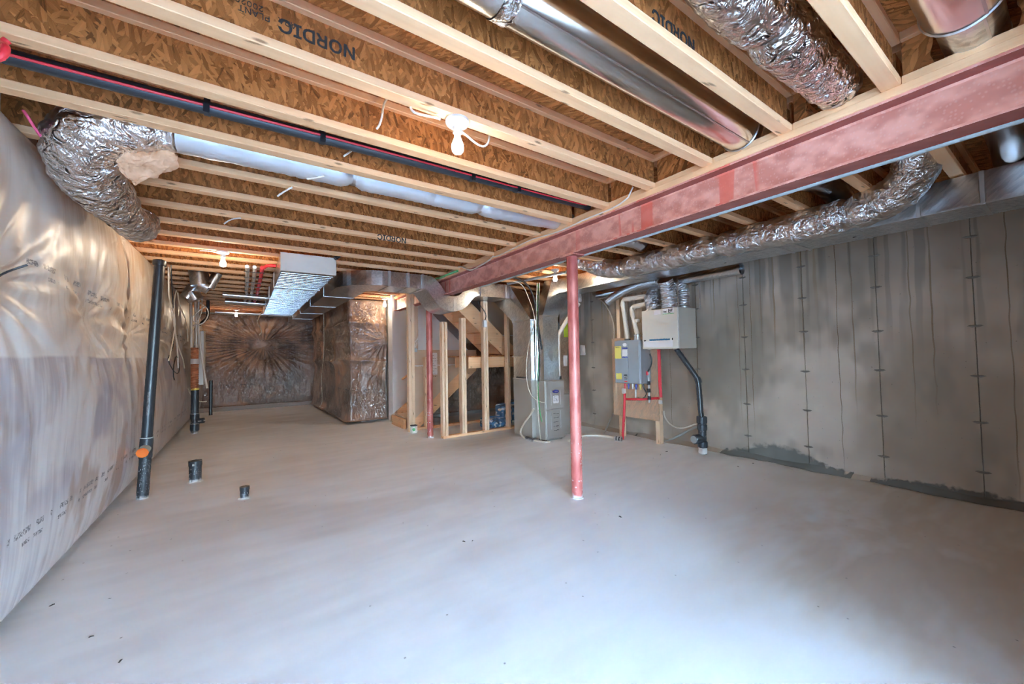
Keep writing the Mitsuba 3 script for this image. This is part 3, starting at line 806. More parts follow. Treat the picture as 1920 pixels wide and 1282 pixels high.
# sheet-metal elbows on the left
t = thing('duct_elbow', 'jointed sheet-metal duct elbow hanging from the joists over the far pipes', 'duct')
e0 = AZ(374, 500, 2.37)
e0 = np.array([-.52, 6.5, 2.37])
q = AY(374, 520, 6.5)
for i, (p0, p1) in enumerate((((371, 502), (376, 535)), ((374, 532), (392, 540)), ((392, 540), (408, 512)))):
    part(t, 'gore', cyl(AY(*p0, 6.5), AY(*p1, 6.5), (.105, .085, .055)[i], 28), GALV, smooth=40)
t = thing('duct_elbow', 'second sheet-metal elbow against the left wall below the first', 'duct')
for i, (p0, p1) in enumerate((((350, 560), (366, 538)), ((358, 548), (368, 563)))):
    part(t, 'gore', cyl(AY(*p0, 6.9), AY(*p1, 6.9), (.085, .09)[i], 28), GALV, smooth=40)

# ------------------------------------------------------------------ open stair framing
def stud(x, y, z0, z1, label, w=.038, d=.089, group='bare studs of the stair framing'):
    return single('wall_stud', bx(x - w / 2, x + w / 2, y - d / 2, y + d / 2, z0, z1, .003), PINEZ, label, 'stud', group)


YF, YR = 5.50, 6.42
PH = .039
single('bottom_plate', bx(2.46, 3.80, YF - .045, YF + .045, 0, .038, .003), PINEX, 'pale wooden floor plate under the front row of studs', 'plate')
single('bottom_plate', bx(2.40, 4.05, YR - .045, YR + .045, 0, .038, .003), PINEX, 'wooden floor plate under the second row of studs', 'plate')
for x, z1, lb, w in ((2.475, 1.76, 'leftmost', .04), (2.525, 1.76, 'second from left', .04), (2.80, 1.83, 'third from left', .038), (2.842, 1.83, 'fourth from left', .038),
                     (3.20, 2.12, 'fifth from left', .04), (3.245, 2.12, 'sixth from left', .04), (3.66, 2.10, 'rightmost', .05)):
    stud(x, YF, PH, z1, f'pale bare stud in the front row of the stair framing, {lb}', w)
stud(2.255, 6.33, 0, ZJ - .04, 'tall bare stud at the open left end of the stair framing', .05)
stud(2.31, 6.33, 0, ZJ - .04, 'tall bare stud doubling the left end stud of the stair framing', .05)
stud(2.57, YR, PH, 1.23, 'knotty stud with brown edges just left of the second red post')
stud(2.615, YR, PH, 1.23, 'short stud right behind the second red post')
stud(3.245, YR, PH, 1.2, 'shaded stud seen between the front studs')
stud(4.02, 6.05, PH * 0, 1.03, 'thick stud pair holding up the landing beside the furnace duct', .09)
for i, y in enumerate((6.28, 6.36)):
    pass
# lower flight: stringer, steps, wall boards
ysg = 6.50
bl = [AY(807, 779, ysg), AY(850, 735, ysg), AY(892, 694, ysg)]
tl = [AY(800, 770, ysg), AY(826, 737, ysg), AY(857, 706, ysg), AY(884, 676, ysg)]
sl = (bl[2][2] - bl[0][2]) / (bl[2][0] - bl[0][0])
x0 = bl[0][0] - bl[0][2] / sl
dz = .30
poly = [(x0 + .01, .001), (bl[2][0], bl[2][2]), (bl[2][0] + .02, bl[2][2] + dz), (2.36, sl * (2.36 - x0) + dz), (2.36, .001)]
t = thing('staircase', 'lower flight of the open wooden stairs rising to the right', 'stairs')
part(t, 'stringer', prism(poly, 1, ysg - .019, ysg + .019), PINEX)
part(t, 'stringer', prism(poly, 1, 7.25, 7.288), PINEX)
nst = 6
for i in range(nst):
    xx = 2.33 + i * .20
    zz = .19 * (i + 1)
    if zz > 1.16: break
    part(t, 'tread', bx(xx - .02, xx + .22, ysg + .02, 7.25, zz - .025, zz, .003), PAPER)
    part(t, 'riser', bx(xx, xx + .015, ysg + .02, 7.25, zz - .19 + .001, zz - .026), PAPER)
single('step_block', join([bx(2.25, 2.30, 6.62, 7.27, .001, .16, .004)]), PINEY, 'orange wooden edge block of the lowest step beside the wrapped corner', 'step')
# landing
single('landing', join([bx(2.99, 4.45, 5.62, 5.66, 1.035, 1.215, .003)]), PINEX, 'wooden header beam of the stair landing behind the studs', 'beam')
t = thing('landing_floor', 'stair landing platform seen edge-on above the header', 'landing')
part(t, 'deck', bx(2.99, 4.45, 5.62, 7.3, 1.216, 1.235), OSB)
for y in (6.1, 6.6, 7.1): part(t, 'joist', bx(3.0, 4.45, y, y + .038, 1.04, 1.2155), PINEX)
# upper flight seen from beneath
t = thing('staircase', 'upper flight of wooden stairs seen from beneath, rising to the left', 'stairs')
b0, b1 = AY(864, 587, 5.72), AY(934, 658, 5.72)
t0, t1 = AY(885, 571, 5.72), AY(934, 625, 5.72)
su = (b1[2] - b0[2]) / (b1[0] - b0[0])
fb = lambda x: b0[2] + su * (x - b0[0])
wv = t0[2] - fb(t0[0])
xe = b0[0] + (1.236 - b0[2]) / su
xt = b0[0] + (2.36 - b0[2]) / su
poly = [(xe, 1.237), (xe + .02 - wv / su, 1.237), (xt - wv / su, 2.36), (xt, 2.36)]
part(t, 'stringer', prism(poly, 1, 5.70, 5.738), PINEX)
part(t, 'stringer', prism(poly, 1, 6.30, 6.338), PINEX)
n = 5
for i in range(n):
    z = 1.237 + (i + 1) * .19
    x = b0[0] + (z - b0[2]) / su
    part(t, 'tread', bx(x - .02, x + .23, 5.738, 6.30, z + .02, z + .045), PINEY)
    part(t, 'riser', bx(x + .20, x + .218, 5.738, 6.30, z - .165, z + .019), PINEY)
# boards of the stair walls
def panel(name, pts, y, th, m, label, cat='wall board'):
    q = [AY(px, py, y) for px, py in pts]
    return single(name, prism([(a[0], a[2]) for a in q], 1, y, y + th), m, label, cat)
panel('wall_board', [(777, 656), (893, 656), (893, 668), (856, 704), (826, 734), (788, 775), (777, 786)], 6.475, .012, PAPER, 'tan paper back of the drywall above the lower stair stringer')
panel('wall_board', [(784, 562), (800, 562), (812, 590), (878, 656), (784, 656)], 6.46, .012, DRYW, 'white drywall piece behind the second red post under the curved duct')
panel('wall_board', [(773, 556), (785, 556), (785, 656), (773, 656)], 6.47, .010, PAPER, 'narrow tan board strip right of the left end studs')
panel('wall_board', [(905, 548), (966, 548), (968, 672), (948, 673), (905, 628)], 6.44, .012, PAPER, 'tan wall board with a white joint line above the stair landing')
a, b = AY(918, 628, 6.43), AY(968, 629, 6.43)
single('joint_line', bx(a[0], b[0], 6.43, 6.438, a[2] - .008, a[2] + .008), SHEET, 'thin white joint line across the tan board above the landing', 'trim')
a, b = AY(776, 686, 6.465), AY(878, 686, 6.465)
single('joint_line', bx(a[0], b[0], 6.465, 6.474, a[2] - .008, a[2] + .008), SHEET, 'thin white joint line across the tan board behind the red post', 'trim')
single('wall_board', bx(2.34, 3.05, 7.38, 7.40, .001, 2.5), DRYW, 'white painted drywall at the back of the lower stairs', 'wall board')
t = thing('wall_end', 'narrow white end board between the wrapped corner and the stairs', 'trim')
part(t, 'board', bx(2.30, 2.34, 7.36, 7.62, .001, 2.5), DRYW)
a = AY(757, 706, 7.30)
single('handrail', tube([AY(754, 711, 7.33), AY(768, 701, 7.33)], .022, 14), PINEX, 'short wooden handrail on the white stairwell drywall', 'handrail', smooth=40)
single('stair_skirt', prism([(q[0], q[2]) for q in (AY(733, 779, 7.36), AY(765, 752, 7.36), AY(765, 790, 7.36), AY(733, 790, 7.36))], 1, 7.355, 7.375), PAPER, 'tan skirt board with a slanting top edge in the stairwell', 'trim')
a, b = AY(806, 661, 6.40), AY(820, 702, 6.40)
t = thing('notice', 'white sheet of printed lines pinned beside the second red post', 'paper')
part(t, 'sheet', bx(a[0], b[0], 6.395, 6.398, b[2], a[2]), SHEET)
for i in range(9): part(t, 'text_line', bx(a[0] + .02, a[0] + .02 + .05 + .03 * ((i * 7) % 3), 6.3935, 6.395, a[2] - .05 - .045 * i - .004, a[2] - .05 - .045 * i), INK)
# box with wire on the stud
a = AY(908, 607, 5.44)
t = thing('junction_box', 'small white switch box on a stud with a wire', 'box')
part(t, 'box', bx(a[0] - .028, a[0] + .028, 5.40, 5.455, a[2] - .055, a[2] + .055, .004), WHITE)
part(t, 'cable', tube(curve([(a[0], 5.43, a[2] + .055), (a[0] + .03, 5.43, a[2] + .14), (a[0] - .05, 5.43, a[2] + .26), (a[0] - .12, 5.43, a[2] + .36)], 20), .006, 8), BLACK, smooth=40)
a = AY(777, 655, 6.40)
t = thing('junction_box', 'small blue box with loose wire ends at the left end stud', 'box')
part(t, 'box', bx(a[0] - .03, a[0] + .035, 6.36, 6.42, a[2] - .045, a[2] + .02, .004), P((.25, .45, .62)) and GREYP)
for i in range(4): part(t, 'wire', tube(curve([(a[0], 6.38, a[2] + .02), (a[0] + .02 * i - .02, 6.37, a[2] + .10), (a[0] + .05, 6.36, a[2] + .17 + .02 * i)], 10), .004, 6), CABLE)
# can and wrapped packages
c = AZ(776, 811, 0)
t = thing('paint_tin', 'small white tin with a green mark standing by the left end stud', 'tin')
part(t, 'body', lathe([(0, 0), (.054, 0), (.056, .004), (.056, .112), (0, .112)], (c[0], c[1], .0), 32), WHITE, smooth=40)
part(t, 'lid', lathe([(.050, .1125), (.058, .1125), (.058, .124), (.048, .124), (.046, .119), (0, .119)], (c[0], c[1], 0), 32), BLACK, smooth=40)
d = unit(CAM[:2] - c[:2])
part(t, 'label', hull([(c[0] + d[0] * .0562 + d[1] * q * .024 * math.cos(w), c[1] + d[1] * .0562 - d[0] * q * .024 * math.cos(w), .06 + .026 * math.sin(w)) for q in (1,) for w in np.linspace(0, 2 * PI, 14)] + [(c[0] + d[0] * .059, c[1] + d[1] * .059, .06)]), GREENP, 'green emblem')
def pack(x, y, z, w, h, dd, lb):
    m = bx(x - w / 2, x + w / 2, y - dd / 2, y + dd / 2, z, z + h, .02)
    for _ in range(3): m = m.subdivide()
    m = crinkle(m, .025, 14, int(x * 100))
    m.vertices[:, 2] = np.maximum(m.vertices[:, 2], z + .0)
    t = thing('wrapped_package', lb, 'package', None)
    part(t, 'wrap', m, PACK, smooth=False)
def pack_col(p, n, uv):
    q = voronoi(p.x * 26 + p.y * 11, p.z * 30 + p.y * 7)
    return mix(mix(mi.Color3f(.05, .16, .30), mi.Color3f(.75, .78, .80), sel(q[2] > .45)), mi.Color3f(.02, .03, .05), sel(q[2] > .86))
PACK = mat('package', P(pack_col, .3, clearcoat=.6))
pack(3.55, 5.84, 0, .34, .16, .30, 'low blue and white plastic-wrapped package on the floor behind the studs')
pack(3.84, 5.92, .0, .20, .36, .26, 'taller blue and white plastic-wrapped package beside the landing post')
pack(4.16, 6.03, .0, .22, .40, .22, 'blue and white plastic-wrapped package squeezed beside the furnace duct')

# ------------------------------------------------------------------ furnace
def furnace():
    t = thing('return_drop', 'tall sheet-metal return column standing left behind the furnace', 'duct')
    part(t, 'lower_box', bx(3.47, 3.87, 4.585, 5.05, .02, .872, .004), CABINET)
    part(t, 'upper_box', bx(3.475, 3.865, 4.59, 5.045, .875, 1.757), GALV)
    for z in (.872, 1.215, 1.752): part(t, 'seam', bx(3.462, 3.878, 4.578, 5.058, z - .012, z + .012, .002), GALVD)
    part(t, 'filter_slot', bx(3.4605, 3.47, 4.70, 4.96, .885, .905), BLACK)
    f = thing('furnace', 'grey upright furnace cabinet with a blue oval badge', 'furnace')
    x0, x1, y0, y1, zt = 3.535, 3.895, 4.345, 4.58, .862
    part(f, 'cabinet', bx(x0, x1, y0 + .018, y1, .015, zt, .004), CABINET)
    part(f, 'upper_door', bx(x0 + .012, x1 - .004, y0, y0 + .018, .455, zt - .012, .004), CABINET)
    part(f, 'lower_door', bx(x0 + .012, x1 - .004, y0, y0 + .018, .03, .445, .004), CABINET)
    for x in (x0 + .10, x1 - .085):
        for a, b in ((.50, .72), (.16, .42)):
            part(f + ('__upper_door' if a > .45 else '__lower_door'), 'groove', bx(x - .005, x + .005, y0 - .004, y0 - .0002, a, b, .002), GALVD)
    cx = (x0 + x1) / 2 + .01
    th = np.linspace(0, 2 * PI, 32)
    part(f + '__upper_door', 'badge', hull([(cx + .058 * math.cos(a), y0 - q, .70 + .024 * math.sin(a)) for a in th for q in (.001, .006)]), NAVY, 'blue oval badge with light lettering')
    part(f + '__upper_door', 'badge_lettering', text('Carrier', .016, (cx - .034, y0 - .0062, .694), (1, 0, 0), (0, 0, 1)), SHEET)
    part(f + '__upper_door', 'label', bx(cx - .052, cx + .052, y0 - .002, y0 - .0002, .53, .64), SHEET, 'white paper label')
    for i in range(4): part(f + '__upper_door', 'label_line', bx(cx - .04, cx + .01 + .01 * i, y0 - .0025, y0 - .002, .62 - .02 * i, .624 - .02 * i), INK)
    for i in range(5): part(f + '__lower_door', 'vent_print', bx(cx - .05, cx + .05, y0 - .002, y0 - .0002, .14 + .06 * i, .145 + .06 * i), BLACK)
    for x in (x0 + .03, x1 - .03): part(f, 'foot', bx(x - .02, x + .02, y0 + .05, y1 - .05, 0, .016), BLACK)
    s = thing('supply_plenum', 'sheet-metal plenum on top of the furnace with a slanted transition to the trunk duct', 'duct')
    part(s, 'box', bx(3.545, 3.83, 4.385, 4.575, zt + .002, 1.80), GALV)
    part(s, 'transition', hull([(3.545, 4.385, 1.80), (3.83, 4.385, 1.80), (3.545, 4.575, 1.80), (3.83, 4.575, 1.80), (3.90, 4.42, 2.155), (4.23, 4.42, 2.155), (3.90, 4.60, 2.155), (4.23, 4.60, 2.155), (3.76, 4.42, 2.345), (4.23, 4.42, 2.345), (4.23, 4.60, 2.345), (3.76, 4.6, 2.345)]), GALV)
    part(s, 'seam', bx(3.538, 3.837, 4.378, 4.58, 1.785, 1.812, .002), GALVD)
    part(s, 'coil_cover', hull([(3.70, 4.38, 1.12), (3.70, 4.38, 1.36), (3.62, 4.38, 1.24), (3.70, 4.36, 1.24)]), GALVD)
    r = thing('return_cabinet', 'tall sheet-metal cabinet right of the furnace, half hidden by the red post', 'duct')
    part(r, 'lower_box', bx(3.93, 4.27, 4.52, 4.95, .012, .62), CABINET)
    part(r, 'upper_box', bx(4.02, 4.26, 4.56, 4.93, .622, 2.14), GALV)
    part(r, 'filter_door', bx(3.90, 4.018, 4.60, 4.90, .66, 1.72), BLACK, 'dark narrow filter panel')
    for z in (.95, 1.15, 1.35): part(r, 'fold', bx(3.895, 3.9, 4.6, 4.9, z, z + .006), GALVD)
    part(r, 'label', bx(4.10, 4.20, 4.556, 4.5595, 1.50, 1.72), mat('lime', P((.62, .72, .05), .6)), 'yellow-green label')
    part(r, 'notice', bx(4.08, 4.16, 4.556, 4.5595, 1.05, 1.22), SHEET)
furnace()
y = 4.34
yv = 4.46
t = thing('vent_pipe', 'black vent pipe bending down from the ceiling to the furnace top', 'pipe')
part(t, 'pipe', ucyl([(AY(1042, 508, yv)[0], yv, 2.36), AY(1042, 585, yv), AY(1036, 642, yv), (AY(1037, 700, yv)[0], yv, .865)], .031, 18), DUSTY, smooth=40)
for p in ((1042, 585), (1036, 642)):
    a = AY(*p, yv)
    part(t, 'coupling', cyl(a - (0, 0, .03), a + (0, 0, .03), .037, 20), BLACK, smooth=40)
part(t, 'socket', cyl((AY(1037, 700, yv)[0], yv, .863), (AY(1037, 700, yv)[0], yv, .92), .038, 20), BLACK, smooth=40)
t = thing('intake_pipe', 'white plastic pipe standing on the furnace and bending right behind the red post', 'pipe')
a = AY(1048, 705, yv - .02)
part(t, 'pipe', ucyl([(a[0], yv - .02, .866), AY(1046.5, 628, yv - .02), AY(1064, 598, yv - .02), AY(1085, 570, yv + .05)], .031, 18), WHITE, smooth=40)
part(t, 'coupling', cyl((a[0], yv - .02, .864), (a[0], yv - .02, .91), .037, 20), BLACK, smooth=40)
a = AY(1083, 560, 4.5)
single('vent_elbow', lathe([(0, 0), (.06, 0), (.065, .02), (.065, .10), (.05, .15), (0, .16)], (a[0], 4.5, a[2] - .05), 24), WHITE, 'white plastic elbow end peeking out right of the red post near the trunk duct', 'pipe', smooth=40)
# drain hose and cables round the furnace
t = thing('drain_hose', 'beige drain hose with a black coupling on the floor by the furnace', 'hose')
part(t, 'hose', tube(curve([(3.44, 4.50, .46), (3.43, 4.58, .36), (3.42, 4.72, .22), (3.41, 4.80, .07), (3.40, 4.70, .022), (3.39, 4.50, .02), (3.42, 4.32, .02), (3.52, 4.25, .018)], 60), .014, 10), CREAM, smooth=40)
part(t, 'coupling', tube([(3.395, 4.64, .022), (3.385, 4.44, .022)], .026, 16), DUSTY, smooth=40)
single('power_cable', tube(curve([AX(1003, 600, 3.44), AX(993, 640, 3.44), AX(987, 680, 3.45), AX(989, 720, 3.44), AX(1000, 745, 3.45), AX(1013, 753, 3.49), AX(1022, 754, 3.52)], 50), .006, 8), CABLE, 'thin pale cable looping down the side of the furnace column', 'cable', smooth=40)
cl = {'black': BLACK, 'green': GREENP, 'pale': CABLE, 'grey': GREYP}
for i, (c, nm, pts) in enumerate((('black', 'thick black cable arching from the beam down to the furnace', [(955, 519), (975, 524), (990, 536), (1000, 556), (1006, 590), (1012, 630), (1016, 655)]),
                                  ('green', 'green wire running down beside the furnace plenum', [(1009, 532), (1009, 560), (1007, 600), (1010, 660), (1009, 700), (1010, 750), (1016, 790)]),
                                  ('pale', 'pale cable curving from the beam into the furnace wiring', [(962, 528), (980, 536), (990, 556), (1000, 585), (1004, 620), (1007, 700), (1009, 770), (1014, 825)]),
                                  ('grey', 'grey wire hanging straight down beside the furnace plenum', [(1007, 530), (1006, 580), (1006, 640), (1008, 720)]),
                                  ('black', 'second black line dropping along the plenum side', [(1011, 530), (1010, 570), (1009, 620), (1011, 660), (1010, 715)]))):
    single('furnace_wire', tube(curve([AY(p, q, 4.36 - .012 * i) for p, q in pts], 50), (.013, .006, .006, .006, .010)[i], 8), cl[c], nm, 'wire', smooth=40)
single('conduit', tube([AZ(952, 532, 2.30), AZ(1062, 510, 2.30)], .02, 12), GREYP, 'grey conduit crossing under the joists above the furnace', 'conduit', smooth=40)

# ------------------------------------------------------------------ water heater on its board
xb = 4.62
for y_, lb in ((3.93, 'wooden stud behind the left side of the water heater board'), (3.30, 'wooden stud behind the right side of the water heater board')):
    stud(xb + .045, y_, 0, 2.30 if y_ > 3.5 else 1.15, lb, .085, .06, 'studs of the heater board')
single('backing_board', bx(xb - .012, xb, 3.26, 4.05, .31, 1.46, .002), OSBP, 'wood-chip board behind the water heater', 'board')
def heater():
    t = thing('water_heater', 'grey wall-hung tankless water heater with yellow labels', 'water heater')
    x0, x1 = 4.36, xb - .013
    y0, y1 = 3.36, 3.79
    z0, z1 = .815, 1.415
    part(t, 'body', bx(x0 + .02, x1, y0, y1, z0, z1, .012), HEATER)
    part(t, 'front_cover', bx(x0, x0 + .021, y0 + .004, y1 - .004, z0 + .004, z1 - .004, .008), HEATER)
    yc = y1 - .195
    part(t, 'centre_strip', bx(x0 - .006, x0 - .0002, yc - .05, yc + .05, z0 + .01, z1 - .004, .003), HEATER)
    def lab(name, ya, yb, za, zb, m, lb=None, o=.0075): part(t + ('__front_cover' if o < .005 else '__centre_strip'), name, bx(x0 - o, x0 - o + .0012, ya, yb, za, zb), m, lb)
    lab('label', y1 - .125, y1 - .012, 1.16, 1.335, YELLOW, 'yellow energy label', .0016)
    lab('label', y1 - .125, y1 - .025, .87, .955, YELLOW, 'pale yellow label', .0016)
    lab('label', yc - .045, yc + .045, 1.19, 1.29, SHEET, 'white label')
    lab('label_band', yc - .045, yc + .045, 1.291, 1.315, NAVY)
    lab('label_band', yc - .045, yc + .045, 1.172, 1.189, NAVY)
    part(t, 'emblem', hull([(x0 - .0075 + q, yc + .036 * math.cos(a), 1.352 + .024 * math.sin(a)) for a in np.linspace(0, 2 * PI, 24) for q in (0, .0012)]), SHEET, 'white oval emblem')
    part(t, 'print', text('ENERGY', .014, (x0 - .0020, y1 - .03, 1.315), (0, -1, 0), (0, 0, 1)), INK)
    lab('control', yc - .028, yc + .028, .875, .94, BLACK)
    for a in (-.015, .012):
        for zz in (.885, .903): lab('button', yc + a - .007, yc + a + .007, zz, zz + .012, SHEET, None, .0088)
    lab('control_print', yc - .025, yc + .02, .838, .855, REDP)
    for y_, m in ((3.71, REDP), (3.65, NAVY), (3.58, GALVD), (3.52, NAVY), (3.45, YELLOW)):
        part(t, 'connection', lathe([(0, 0), (.012, 0), (.012, -.02), (.017, -.022), (.017, -.05), (.011, -.052), (.011, -.085), (0, -.085)], (4.48, y_, z0 + .002), 12), m)
    part(t, 'flue_socket', lathe([(0, 0), (.05, 0), (.05, .03), (.042, .032), (.042, .05), (.048, .052), (.048, .075), (.036, .08), (0, .08)], (4.50, 3.49, z1 - .001), 28), GALVD, smooth=35)
    part(t, 'air_socket', lathe([(0, 0), (.042, 0), (.042, .022), (0, .022)], (4.50, 3.66, z1 - .001), 28), BLACK, smooth=35)
heater()
xv = 4.50
t = thing('flue_pipe', 'white plastic flue rising from the left of the water heater and turning right', 'pipe')
part(t, 'pipe', ucyl([(xv, 3.66, 1.435), AX(1167, 562, xv), AX(1206, 556, xv), AX(1215, 554, xv)], .033, 18), CREAM, smooth=40)
for p in ((1168, 572), (1181, 560)):
    a = AX(*p, xv)
    part(t, 'joint', cyl(a - (0, .0, .022) if p[0] < 1170 else a - (0, .022, 0), a + (0, 0, .022) if p[0] < 1170 else a + (0, .022, 0), .038, 20), CREAM, smooth=40)
t = thing('flue_pipe', 'second white plastic flue from the metal collar of the water heater', 'pipe')
part(t, 'pipe', ucyl([(xv, 3.49, 1.49), AX(1183, 576, xv), AX(1206, 571, xv), AX(1216, 569, xv)], .033, 18), CREAM, smooth=40)
for z in (1.66,):
    part(t, 'joint', cyl((xv, 3.49, z), (xv, 3.49, z + .045), .038, 20), CREAM, smooth=40)
t = thing('red_water_pipe', 'red water pipe from the water heater down to the floor with a crosspiece', 'pipe')
a, b = AX(1171.5, 737, 4.50), AX(1167.5, 826, 4.47)
part(t, 'riser', tube([(4.48, a[1], .735), a, AX(1170, 780, 4.49), (b[0], b[1], .004)], .018, 12), REDP, smooth=40)
part(t, 'crosspiece', tube([AX(1173, 748, 4.52), AX(1205, 748.5, 4.55), AX(1236, 746, 4.58)], .016, 12), REDP, smooth=40)
part(t, 'fitting', bx(4.455, 4.505, a[1] - .02, a[1] + .02, .66, .735, .004), WHITE)
t = thing('red_water_pipe', 'pair of red water pipes dropping from behind the ventilator to the board edge', 'pipe')
for i in range(2):
    part(t, 'pipe', tube(curve([AX(1233.5 + 3 * i, 655, 4.56), AX(1235 + 3 * i, 690, 4.57), AX(1236 + 3 * i, 720, 4.58), AX(1238.5 + 2 * i, 745, 4.585)], 24), .011, 12), REDP, smooth=40)
part(t, 'fitting', bx(4.565, 4.60, AX(1238, 747, 4.58)[1] - .02, AX(1238, 747, 4.58)[1] + .02, .55, .60, .004), WHITE)
t = thing('gas_valve', 'dark brass valve stack and black hose under the water heater right side', 'valve')
yb_ = AX(1216, 700, 4.53)[1]
part(t, 'pipe', cyl((4.53, yb_, .56), (4.53, yb_, .98), .013, 14), GALVD, smooth=40)
for z, m in ((.60, BLACK), (.70, DUSTY), (.80, BLACK), (.90, GREYP)): part(t, 'fitting', cyl((4.53, yb_, z), (4.53, yb_, z + .05), .021, 8), m)
part(t, 'handle', bx(4.49, 4.515, yb_ - .012, yb_ + .03, .93, .985, .004), REDP, 'red handle')
part(t, 'hose', tube(curve([(4.50, yb_ - .05, 1.22), (4.51, yb_ - .02, 1.0), (4.50, yb_ + .06, .86), (4.51, yb_ + .03, .70)], 24), .010, 10), BLACK, smooth=40)
single('heater_cable', tube(curve([AX(1197, 745, 4.56), AX(1205, 747, 4.55), AX(1212, 738, 4.55), AX(1213, 728, 4.55)], 20), .005, 8), BLACK, 'thin black cable looping across the wood-chip board', 'cable', smooth=40)
single('water_pipe', cyl((4.55, AX(1192, 740, 4.55)[1], .58), (4.55, AX(1192, 740, 4.55)[1], .76), .014, 12), WHITE, 'short white water stub below the water heater', 'pipe', smooth=40)
c = AZ(1166, 823, .03)
t = thing('black_coupling', 'black ribbed coupling lying at the foot of the red pipe', 'coupling')
part(t, 'sleeve', tube([c + (-.03, .10, 0), c + (-.0, -.0, 0)], .029, 18), BLACK, smooth=40)
for q in (.1, .5, .9):
    p = c + np.array((-.03, .10, 0)) * q
    part(t, 'rib', tube([p + (-.003, .01, 0), p + (.003, -.01, 0)], .034, 18, True), GALVD, smooth=40)
single('floor_hose', tube(curve([AZ(1152, 820, .018), AZ(1128, 817, .018), AZ(1096, 817, .018), AZ(1078, 822, .018), AZ(1066, 826, .018)], 40), .018, 10), CREAM, 'beige hose lying along the floor from the black coupling to behind the red post', 'hose', smooth=40)
t = thing('metal_rod', 'thin silvery tube leaning on the wall left of the heater board', 'tube')
part(t, 'tube', tube([AZ(1133, 812, .01), (4.80, AX(1150, 775, 4.80)[1], AX(1150, 775, 4.80)[2])], .012, 12), GALV, smooth=40)
single('grey_hose', tube(curve([AX(1245, 770, 4.84), AX(1252, 790, 4.84), AX(1268, 801, 4.84), AX(1290, 800, 4.83), AX(1307, 795, 4.75)], 30), .010, 10), CABLE, 'thin pale hose sagging along the concrete wall to the drain trap', 'hose', smooth=40)
single('grey_hose', tube(curve([AX(1312, 799, 4.72), AX(1295, 805, 4.82), AX(1270, 818, 4.84), AX(1246, 828, 4.80)], 30), .014, 10), GREYP, 'thicker grey hose from the drain trap down to the floor', 'hose', smooth=40)
single('white_cable', tube(curve([AX(1120, 558, 4.78), AX(1132, 568, 4.79), AX(1143, 585, 4.79), AX(1149, 602, 4.78), AX(1150.5, 640, 4.77)], 30), .009, 8), CABLE, 'pale cable curving down the wall beside the heater stud', 'cable', smooth=40)

# ------------------------------------------------------------------ heat-recovery ventilator
def ventilator():
    t = thing('ventilator', 'cream boxy air exchanger hung on chains beside the water heater', 'air exchanger')
    x0, x1, y0, y1, z0, z1 = 4.30, 4.69, 2.745, 3.262, 1.283, 1.785
    part(t, 'body', bx(x0 + .014, x1, y0, y1, z0, z1, .004), HRV)
    part(t, 'door', bx(x0, x0 + .013, y0 + .002, y1 - .002, z0 + .002, z1 - .002, .004), HRV)
    part(t + '__door', 'control_band', bx(x0 - .0014, x0 - .0002, 2.86, 3.15, 1.388, 1.408), BLUE, 'dark blue-green band')
    part(t + '__door', 'instruction_strip', bx(x0 - .0012, x0 - .0002, 2.82, 3.24, 1.305, 1.386), SHEET, 'white strip of print')
    part(t + '__door', 'control_mark', bx(x0 - .0014, x0 - .0002, 2.815, 2.83, 1.388, 1.412), INK)
    part(t + '__door', 'control_mark', bx(x0 - .0014, x0 - .0002, 3.205, 3.235, 1.385, 1.402), INK)
    part(t + '__door', 'white_label', bx(x0 - .0012, x0 - .0002, 2.975, 3.07, 1.715, 1.77), SHEET)
    part(t + '__door', 'brand_label', bx(x0 - .0014, x0 - .0002, 2.795, 2.945, 1.712, 1.778), SHEET)
    part(t + '__door', 'brand_label_edge', bx(x0 - .0016, x0 - .0003, 2.795, 2.945, 1.708, 1.716), GREENP)
    part(t + '__door', 'lettering', text('GEN', .016, (x0 - .0016, 2.938, 1.732), (0, -1, 0), (0, 0, 1), True), INK)
    part(t + '__door', 'lettering', text('EE', .040, (x0 - .0016, 2.872, 1.725), (0, -1, 0), (0, 0, 1), True), INK)
    for y_ in (2.80, 3.16): part(t, 'latch', bx(x0 + .0, x0 + .02, y_ - .02, y_ + .02, z0 - .012, z0 - .0002, .003), GALVD)
    part(t, 'port', tube([(4.58, 2.83, z1), (4.58, 2.83, z1 + .03)], .070, 32), GALVD, smooth=40)
    return t
ventilator()
foil_duct('foil_duct', [(4.42, 2.93, 1.79), (4.42, 2.935, 1.95), (4.40, 2.94, 2.06), (4.36, 2.94, 2.148)], .088, 'thick upright foil duct from the air exchanger to the trunk duct', 'duct', 110, 51, .022, corr=.004, pitch=.03)
foil_duct('foil_duct', [(4.58, 2.83, 1.80), (4.58, 2.83, 1.95), (4.585, 2.85, 2.04), (4.60, 2.93, 2.09), (4.60, 3.0, 2.10)], .070, 'ribbed shiny foil elbow at the right back of the air exchanger', 'duct', 120, 52, .006, corr=.004, pitch=.022)
foil_duct('foil_duct', [(4.44, 3.16, 1.79), (4.45, 3.20, 1.88), (4.50, 3.24, 1.97), (4.60, 3.26, 2.03), (4.70, 3.26, 2.05)], .088, 'crumpled foil elbow over the left top of the air exchanger', 'duct', 110, 53, .034)
a, b, c, d = AX(1138, 567, 4.42), AX(1170, 545, 4.46), AX(1215, 530, 4.48), AX(1246, 527, 4.52)
foil_duct('foil_duct', [a, b, c, d], .056, 'silvery corrugated flexible duct reaching left from the air exchanger', 'duct', 200, 54, .004, corr=.005, pitch=.018, mat=GALVD)
